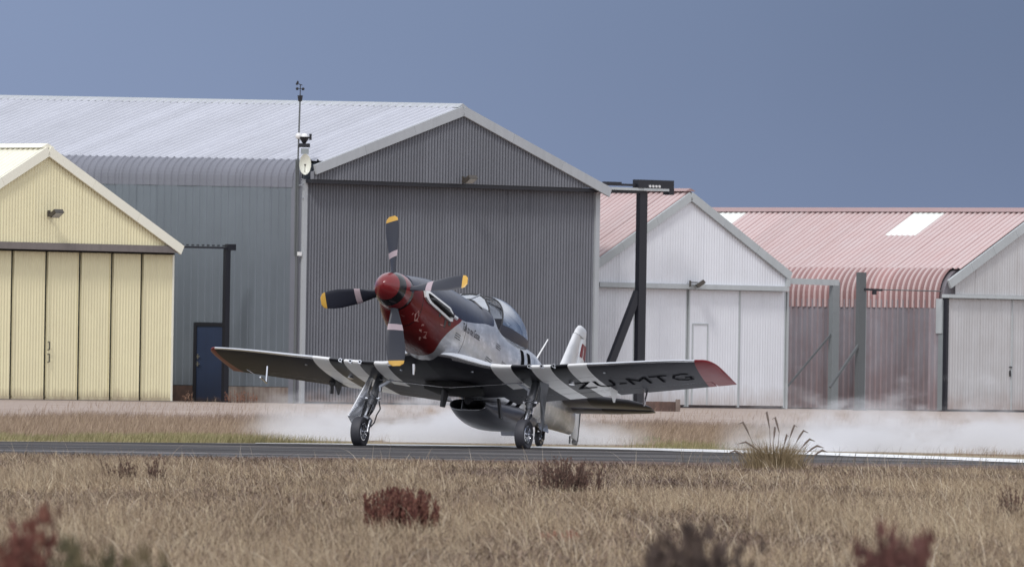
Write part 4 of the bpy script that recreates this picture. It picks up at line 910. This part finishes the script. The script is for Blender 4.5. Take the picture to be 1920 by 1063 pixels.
# canopy and windscreen
gm = Mat('canopy_glass'); gn = gm.nt
for x in list(gn.nodes):
    if x.type == 'BSDF_PRINCIPLED': gn.nodes.remove(x)
gl = gm.n('ShaderNodeBsdfGlossy'); gl.inputs['Roughness'].default_value = .06; gl.inputs['Color'].default_value = (.95, .97, 1, 1)
tr = gm.n('ShaderNodeBsdfTransparent'); tr.inputs[0].default_value = (.80, .83, .86, 1); fr = gm.n('ShaderNodeLayerWeight'); fr.inputs[0].default_value = .35
ms = gm.n('ShaderNodeMixShader'); mm = gm.math('MULTIPLY_ADD', fr.outputs['Fresnel'], .22, .47); gm.l(mm, ms.inputs[0]); gm.l(tr.outputs[0], ms.inputs[1]); gm.l(gl.outputs[0], ms.inputs[2])
gm.l(ms.outputs[0], gn.nodes['Material Output'].inputs[0]); MT['glass'] = gm.m
CS = [0, .45, .9, 1.3, 1.65, 1.9, 2.0]
def can_pt(s, ph, off=0.0):
    ab = cr(CS, [2.90, 3.2, 3.52, 3.87, 4.22, 4.48, 4.66], s); at = cr(CS, [3.14, 3.34, 3.60, 3.90, 4.22, 4.46, 4.64], s)
    hw_ = cr(CS, [.375, .395, .395, .36, .28, .15, .03], s)+off; zb_ = cr(CS, [.24, .25, .27, .32, .39, .46, .50], s); zt2 = cr(CS, [.80, .85, .87, .84, .75, .62, .55], s)+off
    c, sn = math.cos(ph), math.sin(ph); return A(ab+(at-ab)*sn, hw_*math.copysign(abs(c)**.85, c)*(1+.06*math.sin(2*abs(ph)) if ph < 9 else 1), zb_+(zt2-zb_)*max(sn, 0)**.9)
b = MB(); b.loft([[can_pt(s, ph) for ph in np.linspace(0, math.pi, 33)] for s in np.linspace(0, 2.0, 28)], cap=False, closed=False)
CAN = b.build('canopy', MT['glass'], AC, smooth=80)
def arcband(name, s0, s1, ph0, ph1, mat, parent, off0=-.006, off1=.008, ns=2, nph=33):
    b = MB(); S = np.linspace(s0, s1, ns); PH = np.linspace(ph0, ph1, nph)
    o1 = [[can_pt(s, ph, off1) for ph in PH] for s in S]; o2 = [[can_pt(s, ph, off0) for ph in PH] for s in S]
    b.loft(o1, cap=False, closed=False); b.loft(o2, cap=False, closed=False); b.loft([o1[0], o2[0]], cap=False, closed=False); b.loft([o1[-1], o2[-1]], cap=False, closed=False)
    b.loft([[r[0] for r in o1], [r[0] for r in o2]], cap=False, closed=False); b.loft([[r[-1] for r in o1], [r[-1] for r in o2]], cap=False, closed=False)
    return b.build(name, mat, parent, smooth=40)
skm = flat('skirt_navy', (.014, .015, .028), .4)
arcband('canopy_bow', 0, .035, 0, math.pi, MT['gearblack'], CAN)
for p0, p1 in ((-.02, .21), (math.pi-.21, math.pi+.02)): arcband('canopy_skirt', 0, 2.0, p0, p1, skm, CAN, ns=26, nph=8)
bow = [(2.70, .0, .71), (2.69, .13, .70), (2.66, .22, .64), (2.59, .31, .52), (2.53, .37, .38), (2.50, .40, .25)]
bas = [(2.36, .0, .555), (2.36, .13, .545), (2.33, .21, .51), (2.34, .30, .44), (2.40, .37, .34), (2.48, .405, .25)]
b = MB(); full = lambda L_: [A(a, -l, z) for a, l, z in L_[::-1]]+[A(a, l, z) for a, l, z in L_[1:]]
B1, B2 = full(bow), full(bas); b.loft([B1, B2], cap=False, closed=False); WS = b.build('windscreen', MT['glass'], AC)
one('windscreen_bow', MT['gearblack'], WS, lambda b: b.tube(B1, .012, 6))
one('windscreen_base', MT['gearblack'], WS, lambda b: b.tube(B2, .010, 6))
for sg in (1, -1): one('windscreen_post', MT['gearmetal'], WS, lambda b: b.tube([A(2.36, sg*.13, .55), A(2.69, sg*.13, .705)], .009, 6))
one('seat_back', MT['seat'], AC, lambda b: (b.loft([[A(a, x, z) for a, x, z in ((3.6, -.2, .3), (3.6, .2, .3), (3.7, .2, .3), (3.7, -.2, .3))], [A(a, x, z) for a, x, z in ((3.70, -.17, .54), (3.70, .17, .54), (3.78, .17, .54), (3.78, -.17, .54))], [A(a, x, z) for a, x, z in ((3.72, -.09, .66), (3.72, .09, .66), (3.79, .09, .66), (3.79, -.09, .66))]])))
one('roll_hoop', MT['gearblack'], AC, lambda b: b.tube([A(3.95, .25*math.cos(q), .38+.24*math.sin(q)) for q in np.linspace(0, math.pi, 15)], .018, 8))
one('coaming', MT['seat'], AC, lambda b: b.loft([[A(a, r_*math.cos(q), .42+r_*.3*math.sin(q)) for q in np.linspace(0, math.pi, 14)] for a, r_ in ((2.44, .22), (2.5, .25), (2.56, .22))]))

# ================================================================== VEGETATION
def veg_mat(name, stops, transl=.25):
    m = Mat(name); gmn = m.n('ShaderNodeNewGeometry')
    c = m.ramp(gmn.outputs['Random Per Island'], stops)
    big = m.noise(.45, 4, gmn.outputs['Position']); c = m.mix(m.math('MULTIPLY', m.ramp(big, [(.38, 0), (.62, 1)]), .45), c, tuple(x*.75 for x in stops[0][1]))
    b2 = m.noise(1.3, 4, gmn.outputs['Position']); c = m.mix(m.math('MULTIPLY', m.ramp(b2, [(.5, 0), (.7, 1)]), .4), c, stops[-2][1])
    m.set(col=c, rough=.8, spec=.2) if False else m.set(col=c, rough=.85)
    return m
def mesh_np(name, verts, tris, mats, midx=None):
    me = bpy.data.meshes.new(name); nv, nf = len(verts), len(tris)
    me.vertices.add(nv); me.vertices.foreach_set('co', verts.astype(np.float32).ravel())
    me.loops.add(nf*3); me.loops.foreach_set('vertex_index', tris.astype(np.int32).ravel())
    me.polygons.add(nf); me.polygons.foreach_set('loop_start', np.arange(0, nf*3, 3, dtype=np.int32)); me.polygons.foreach_set('loop_total', np.full(nf, 3, dtype=np.int32))
    for m in mats: me.materials.append(m)
    if midx is not None: me.polygons.foreach_set('material_index', midx.astype(np.int32))
    me.update(calc_edges=True); o = bpy.data.objects.new(name, me); link(o); return o
def blades(bx, by, h, wd, lean, ang, seg=3, bz=None):
    """curved tapering blades: arrays -> verts, tris"""
    n = len(bx); k = seg; V_ = []; yaw = np.random.uniform(-.9, .9, n)
    for j in range(k+1):
        t = j/k; off = lean*h*t**1.8; z = h*t*(1-.25*(lean*t)**2)
        cxx = bx+np.cos(ang)*off; cyy = by+np.sin(ang)*off; zz = z+(bz if bz is not None else 0)
        if j < k:
            hw = wd*(1-t*.75)/2; V_.append(np.stack([cxx-hw*np.cos(yaw), cyy-hw*np.sin(yaw), zz], 1)); V_.append(np.stack([cxx+hw*np.cos(yaw), cyy+hw*np.sin(yaw), zz], 1))
        else: V_.append(np.stack([cxx, cyy, zz], 1))
    nv = 2*k+1; verts = np.stack(V_, 1).reshape(-1, 3); base = (np.arange(n)*nv)[:, None]
    tl = []
    for j in range(k-1): tl += [(2*j, 2*j+1, 2*j+3), (2*j, 2*j+3, 2*j+2)]
    tl.append((2*(k-1), 2*(k-1)+1, 2*k)); tris = (base[:, :, None]+np.array(tl)[None]).reshape(-1, 3)
    return verts, tris
def vnoise(x, y, s, seed=0):      # cheap smooth value noise
    rng = np.random.RandomState(seed); G = rng.rand(64, 64); X = x/s+100; Y = y/s+100; xi = np.floor(X).astype(int); yi = np.floor(Y).astype(int); fx = X-xi; fy = Y-yi
    fx = fx*fx*(3-2*fx); fy = fy*fy*(3-2*fy); g_ = lambda a, b_: G[a % 64, b_ % 64]
    return (g_(xi, yi)*(1-fx)+g_(xi+1, yi)*fx)*(1-fy)+(g_(xi, yi+1)*(1-fx)+g_(xi+1, yi+1)*fx)*fy
def scatter(n, d0, d1, power=1.0, half=.054, extra=1.6):
    u = np.random.rand(n); d = (d0**power+u*(d1**power-d0**power))**(1/power); x = np.random.uniform(-1, 1, n)*(d*half+extra); return x, d
GRS = [(0.0, srgb(96, 78, 64)), (.25, srgb(142, 121, 98)), (.6, srgb(172, 151, 122)), (.85, srgb(194, 175, 144)), (.97, srgb(220, 206, 178)), (1.0, srgb(92, 68, 60))]
gr1 = veg_mat('dry_grass', GRS).m
gr2 = veg_mat('far_dry_grass', [(0, srgb(138, 118, 100)), (.5, srgb(168, 148, 126)), (.85, srgb(112, 92, 80)), (1, srgb(190, 172, 148))]).m
gr3 = veg_mat('green_grass', [(0, srgb(112, 108, 74)), (.5, srgb(144, 138, 98)), (1, srgb(170, 156, 120))]).m
# foreground field
n = 500000; x, d = scatter(n, 36, 119, .9)
dens = vnoise(x, d*.6, .8, 1)*.6+vnoise(x, d*.5, .25, 2)*.4
near_lim = np.array([edge_near(a) for a in np.linspace(-9, 9, 200)]); lim = np.interp(x, np.linspace(-9, 9, 200), near_lim)-11
patch = vnoise(x, d*.16, 1.3, 21); keep = (np.random.rand(n) < (dens*1.1+patch*.9-.35))
x, d, dens, patch = x[keep], d[keep], dens[keep], patch[keep]; n = len(x)
h = (.03+.13*np.random.rand(n)**1.4+.12*(dens-.3).clip(0, 1))*(.55+.8*patch)*np.interp(d, [36, 60, 95, 106, 118], [.75, 1, 1, .8, .35]); tall = np.random.rand(n) < .03; h[tall] *= 1.7
vv, tt = blades(x, d, h, np.interp(d, [36, 112], [.0022, .0042])*np.random.uniform(.5, 1.5, n), np.random.uniform(.05, 1.5, n), np.random.normal(2.6, 1.9, n), 3)
o = mesh_np('field_grass', vv, tt, [gr1]); tag(o, 'dry tan grass covering the field in front of the runway', 'grass', kind='stuff')
# flattened litter low in the field
n = 130000; x, d = scatter(n, 36, 118, .9); h = .05+.10*np.random.rand(n)
vv, tt = blades(x, d, h, np.full(n, .008), np.random.uniform(1.0, 2.2, n), np.random.uniform(0, 6.28, n), 2)
o = mesh_np('dead_grass', vv, tt, [veg_mat('dead_grass', [(0, srgb(78, 62, 54)), (.6, srgb(112, 92, 80)), (1, srgb(146, 124, 108))]).m]); tag(o, 'flattened dead grass lying under the tall stalks of the field', 'grass', kind='stuff')
# far verge: green at the runway, dry and dark further off
def vb(n, dd0, dd1, hh, mat, name, label, hgrow=0, leanr=(.1, .8), wd=.007, ylim=None, seed=3, thr=.3):
    x = np.random.uniform(-10, 10, n); e = np.interp(x, xs, [edge_far(q) for q in xs]); u = np.random.rand(n); d = e+dd0+u*(dd1-dd0)
    dn = vnoise(x, d*.35, .9, seed); k = (np.random.rand(n) < thr+dn) & ((name != 'green_grass') | (x < np.random.normal(-2.9, .5, n)) | (np.abs(x-2.3) < .8*np.random.rand(n))); x, d, dn, u = x[k], d[k], dn[k], u[k]; n = len(x)
    h = (hh*(.4+.6*np.random.rand(n))*(.6+.7*dn))*(1+hgrow*u)
    vv, tt = blades(x, d, h, np.full(n, wd), np.random.uniform(*leanr, n), np.random.normal(.3, 1.2, n), 3)
    o = mesh_np(name, vv, tt, [mat]); tag(o, label, 'grass', kind='stuff')
vb(60000, .2, 7, .13, gr3, 'green_grass', 'short green grass along the far edge of the runway', seed=5, thr=.1)
vb(70000, 3.5, 46, .17, gr2, 'verge_grass', 'pale dry grass on the strip between runway and hangars', .25)
vb(26000, 40, 52, .20, veg_mat('dark_dry_grass', [(0, srgb(110, 92, 82)), (.6, srgb(140, 120, 106)), (1, srgb(165, 144, 126))]).m, 'dark_grass', 'taller brownish dry grass where the strip meets the bare dirt', 0, seed=9, thr=.15)
vb(2500, 60, 120, .22, gr2, 'hangar_weeds', 'thin dry weeds growing along the front of the hangars', 0, seed=11, thr=.1)

def shrub(name, px, py, wpx, hpx, stops, label, cat, n=60, leaf=.02, spiky=True, group=None, dfix=None, lean=.35, leaves=22, stemcol=None, width_leaf=.5):
    q = gd(px, py); 
    if dfix: q = P(px, py, dfix); q.z = 0
    sc = FPX/q.y; W_ = wpx/sc; Hh = hpx/sc
    mat = veg_mat(name+'_leaf', stops).m; smat = flat(name+'_stem', stemcol or tuple(c*.6 for c in stops[0][1]), .9)
    bx = np.random.normal(0, W_*.26, n).clip(-W_/2, W_/2); by = np.random.normal(0, W_*.22, n); h = Hh*(.45+.55*np.random.rand(n))*(1-.18*(np.abs(bx)/(W_/2))**2)
    ln = np.random.uniform(0, lean, n); ang = np.arctan2(by, bx)+np.random.normal(0, .6, n)
    v1, t1 = blades(bx, by, h, np.full(n, .007), ln, ang, 3)
    # leaf tufts up each stem
    m_ = n*leaves; i = np.repeat(np.arange(n), leaves); t = np.random.uniform(.25, 1, m_); off = ln[i]*h[i]*t**1.8
    lx = bx[i]+np.cos(ang[i])*off; ly = by[i]+np.sin(ang[i])*off; lz = h[i]*t*(1-.25*(ln[i]*t)**2)
    v2, t2 = blades(lx+np.random.normal(0, leaf*.3, m_), ly+np.random.normal(0, leaf*.3, m_), leaf*np.random.uniform(.6, 1.6, m_), leaf*width_leaf*np.random.uniform(.6, 1.4, m_), np.random.uniform(.05, .5, m_), np.random.uniform(0, 6.28, m_), 2, bz=lz)
    e = empty(name, (q.x, q.y, 0), 0, label=label, cat=cat, group=group)
    a1 = mesh_np('stem', v1, t1, [smat]); a1.parent = e; a1['kind'] = 'stuff'; a2 = mesh_np('foliage', v2, t2, [mat]); a2.parent = e; a2['kind'] = 'stuff'
    return e
REDS = [(0, srgb(80, 44, 38)), (.5, srgb(108, 62, 52)), (1, srgb(142, 102, 84))]
BRN = [(0, srgb(72, 54, 48)), (.5, srgb(98, 74, 64)), (1, srgb(126, 98, 84))]
OLV = [(0, srgb(66, 64, 42)), (.5, srgb(92, 84, 58)), (1, srgb(120, 104, 78))]
shrub('red_weed', 752, 1004, 128, 92, REDS, 'rust red dock weed clump in the grass left of centre', 'weed', 150, .022, lean=.10, leaves=34)
shrub('brown_weed', 1062, 932, 120, 76, BRN, 'brown dry weed clump just below the tail wheel', 'weed', 110, .020, leaves=20)
shrub('brown_weed', 222, 908, 62, 58, BRN, 'brown weed tuft by the runway, left one of the pair', 'weed', 26, .018, leaves=16)
shrub('brown_weed', 288, 908, 30, 60, BRN, 'brown weed tuft by the runway, right one of the pair', 'weed', 14, .018, leaves=18)
shrub('brown_weed', 985, 985, 100, 34, BRN, 'low brown weed patch right of the rust red clump', 'weed', 26, .016, leaves=10)
shrub('brown_weed', 1905, 985, 80, 80, BRN, 'brown twiggy weed cut by the right edge of the photo', 'weed', 40, .016, leaves=14)
shrub('pink_weed', 1050, 1020, 66, 26, [(0, srgb(140, 92, 76)), (1, srgb(172, 124, 104))], 'small pinkish weed patch low in the centre of the field', 'weed', 30, .018, leaves=12)
shrub('red_weed', 24, 1614, 52, 640, REDS, 'tall red blurred weed spike at the lower left corner', 'weed', 16, .035, dfix=24, leaves=90, lean=.05)
shrub('red_weed', 80, 1614, 46, 625, REDS, 'shorter dull red weed spike, second from the lower left corner', 'weed', 14, .032, dfix=24.5, leaves=70, lean=.05)
shrub('olive_weed', 190, 1614, 240, 600, OLV, 'dark olive blurred weed clump beside the red spikes', 'weed', 60, .035, dfix=24, leaves=50, lean=.12)
shrub('olive_weed', 300, 1614, 110, 560, OLV, 'small olive brown blurred weed, right of the olive clump', 'weed', 26, .032, dfix=24.6, leaves=40, lean=.1)
shrub('brown_weed', 1300, 1614, 200, 655, [(0, srgb(60, 48, 44)), (1, srgb(100, 84, 74))], 'dark brown blurred weed at the bottom, right of centre', 'weed', 110, .035, dfix=24, leaves=60, lean=.1)
shrub('red_weed', 1660, 1614, 140, 635, [(0, srgb(74, 44, 40)), (1, srgb(118, 78, 70))], 'dark reddish brown blurred weed at the bottom right', 'weed', 100, .035, dfix=24, leaves=60, lean=.1)
shrub('brown_weed', 1475, 1150, 260, 75, OLV, 'low dark weed strip between the two blurred weeds at bottom right', 'weed', 60, .028, dfix=46, leaves=14)
shrub('dry_weed', 450, 752, 60, 24, [(0, srgb(110, 70, 54)), (1, srgb(160, 120, 100))], 'rusty dry weed growing against the plinth beside the blue door', 'weed', 40, .03, dfix=272, leaves=8)
shrub('dry_weed', 355, 753, 16, 26, [(0, srgb(110, 80, 64)), (1, srgb(160, 130, 110))], 'thin dry weed in the gap between cream hangar and blue door', 'weed', 8, .03, dfix=270, leaves=8)
for (px, py) in ((1212, 832), (1420, 838)): shrub('green_tuft', px, py, 90 if px < 1300 else 60, 14, [(0, srgb(96, 112, 70)), (1, srgb(140, 150, 96))], 'low green tuft beyond the white line, %s of the tussock' % ('well left' if px < 1300 else 'just left'), 'weed', 70, .02, leaves=5)
# grass tussock with seed plumes at the runway edge
q = gd(1450, 884); t = empty('grass_tussock', (q.x, q.y, 0), 0, label='olive grass tussock with drooping seed plumes beside the runway', cat='tussock')
sc = FPX/q.y; n = 1500; Wt = 150/sc
bx = np.random.normal(0, Wt*.22, n); by = np.random.normal(0, Wt*.22, n); h = np.random.uniform(.35, 1.0, n)*70/sc
v1, t1 = blades(bx*.7, by*.7, h, np.full(n, .0055), np.random.uniform(.1, .9, n), np.arctan2(by, bx)+np.random.normal(0, .5, n), 3)
o = mesh_np('leaf_blades', v1, t1, [veg_mat('tussock', [(0, srgb(104, 90, 66)), (.5, srgb(140, 122, 92)), (1, srgb(184, 164, 130))]).m]); o.parent = t; o['kind'] = 'stuff'
plm = flat('seed_plume', srgb(120, 108, 100), .9)
for k, (dx, top, dr_) in enumerate(((-45, 92, -22), (-30, 55, -38), (-8, 112, -10), (10, 102, -14), (20, 70, 8), (30, 88, 14), (42, 78, 22), (52, 62, 26), (62, 50, 32), (75, 42, 26), (-55, 38, -30), (0, 84, 3))):
    b = MB(); yy = random.uniform(-.1, .1); p0 = V((dx*.35/sc, yy, 0)); p1 = V((dx/sc, yy, top*.72/sc)); p2 = V(((dx+dr_*.6)/sc, yy, top/sc)); p3 = V(((dx+dr_)/sc, yy, (top-4)/sc))
    b.tube([p0, p0.lerp(p1, .5)+V((0, 0, .01)), p1], .003, 5); b.tube([p1, p1.lerp(p2, .5)+V((0, 0, .006)), p2, p3], [.004, .011, .012, .003], 7)
    b.build('seed_plume', plm, t)
# thin tall stalks sticking up in front of the runway
n = 800; x, d = scatter(n, 46, 112, 1.0, .05, 0); h = np.random.uniform(.14, .32, n); x = np.where(np.random.rand(n) < .4, np.abs(x), x)
v1, t1 = blades(x, d, h, np.full(n, .0045), np.random.uniform(.2, 1.5, n), np.random.normal(2.6, 1.2, n), 4)
hx = x; n2_ = n*5; i = np.repeat(np.arange(n), 5); 
o = mesh_np('tall_stalks', v1, t1, [gr1]); o.data.materials[0] = veg_mat('pale_stalk', [(0, srgb(170, 152, 130)), (.5, srgb(200, 184, 160)), (1, srgb(222, 210, 190))]).m; tag(o, 'scattered tall pale grass stalks rising above the field', 'grass', kind='stuff')
n = 300; x = np.random.uniform(1.9, 6.6, n)**1.0; d = np.random.uniform(118, 124, n); h = np.random.uniform(.10, .34, n)*np.random.uniform(.5, 1, n)
v1, t1 = blades(x, d, h, np.full(n, .0065), np.random.uniform(.1, .8, n), np.random.normal(.2, 1.2, n), 4)
o = mesh_np('dark_stalks', v1, t1, [veg_mat('dark_stalk', [(0, srgb(96, 88, 80)), (1, srgb(140, 130, 118))]).m]); tag(o, 'thin dark grass stalks at the near runway edge, seen against the spray', 'grass', kind='stuff')

# ================================================================== SPRAY
def spray(name, x0, x1, d0, d1, h, dens, label, seed, ends=(.9, .9)):
    b = MB(); b.bx(x0, x1, d0, d1, 0.03, h); m = bpy.data.materials.new(name); m.use_nodes = True; t = m.node_tree; t.nodes.clear()
    o = t.nodes.new('ShaderNodeOutputMaterial'); pv = t.nodes.new('ShaderNodeVolumePrincipled'); t.links.new(pv.outputs[0], o.inputs['Volume'])
    pv.inputs['Color'].default_value = (.95, .95, .98, 1); pv.inputs['Anisotropy'].default_value = .0
    M_ = Mat.__new__(Mat); M_.m = m; M_.nt = t
    cov = M_.co('Object'); s = M_.n('ShaderNodeSeparateXYZ'); M_.l(cov, s.inputs[0])
    mp = M_.n('ShaderNodeMapping'); mp.inputs['Scale'].default_value = (.9, .25, 1.7); mp.inputs['Location'].default_value = (seed, seed, 0); M_.l(cov, mp.inputs[0])
    nz_ = M_.noise(1.1, 4, mp.outputs[0], .55)
    # soft top: the cloud thins with height, more where the noise is low
    nw = M_.noise(3.2, 4, mp.outputs[0], .6); nzb = M_.math('MULTIPLY_ADD', nw, .35, M_.math('MULTIPLY', nz_, .8))
    lim_ = M_.math('MULTIPLY_ADD', nzb, h*3.6, -h*1.62)
    top_ = M_.n('ShaderNodeMapRange'); top_.interpolation_type = 'SMOOTHSTEP'; M_.l(M_.math('SUBTRACT', lim_, s.outputs[2]), top_.inputs[0]); top_.inputs[1].default_value = -.05*h; top_.inputs[2].default_value = h*.5
    f = top_.outputs[0]
    for (axis, a, e_) in ((0, x0, x0+(x1-x0)*ends[0]), (0, x1, x1-(x1-x0)*ends[1]), (1, d0, d0+(d1-d0)*.35), (1, d1, d1-(d1-d0)*.35)):
        r2 = M_.n('ShaderNodeMapRange'); r2.interpolation_type = 'SMOOTHSTEP'; M_.l(s.outputs[axis], r2.inputs[0]); r2.inputs[1].default_value = a; r2.inputs[2].default_value = e_
        f = M_.math('MULTIPLY', f, r2.outputs[0])
    f = M_.math('MULTIPLY', f, M_.math('MULTIPLY_ADD', M_.math('POWER', 2.718, M_.math('MULTIPLY', s.outputs[2], -6.5)), dens, dens*.085)); M_.l(f, pv.inputs['Density'])
    ob = b.build(name, m); tag(ob, label, 'spray', kind='stuff'); return ob
def gx(px, d): return P(px, 800, d).x
spray('spray', gx(430, 147), gx(1250, 147), 143.2, 151, 1.25, 4.6, 'white spray drifting low behind the wheels of the aircraft', 3.1, (.4, .5))
spray('spray', gx(1330, 142), gx(2050, 142), 138.6, 147, 1.15, 3.4, 'thinner white spray drifting over the strip at the right', 8.7, (.45, .2))
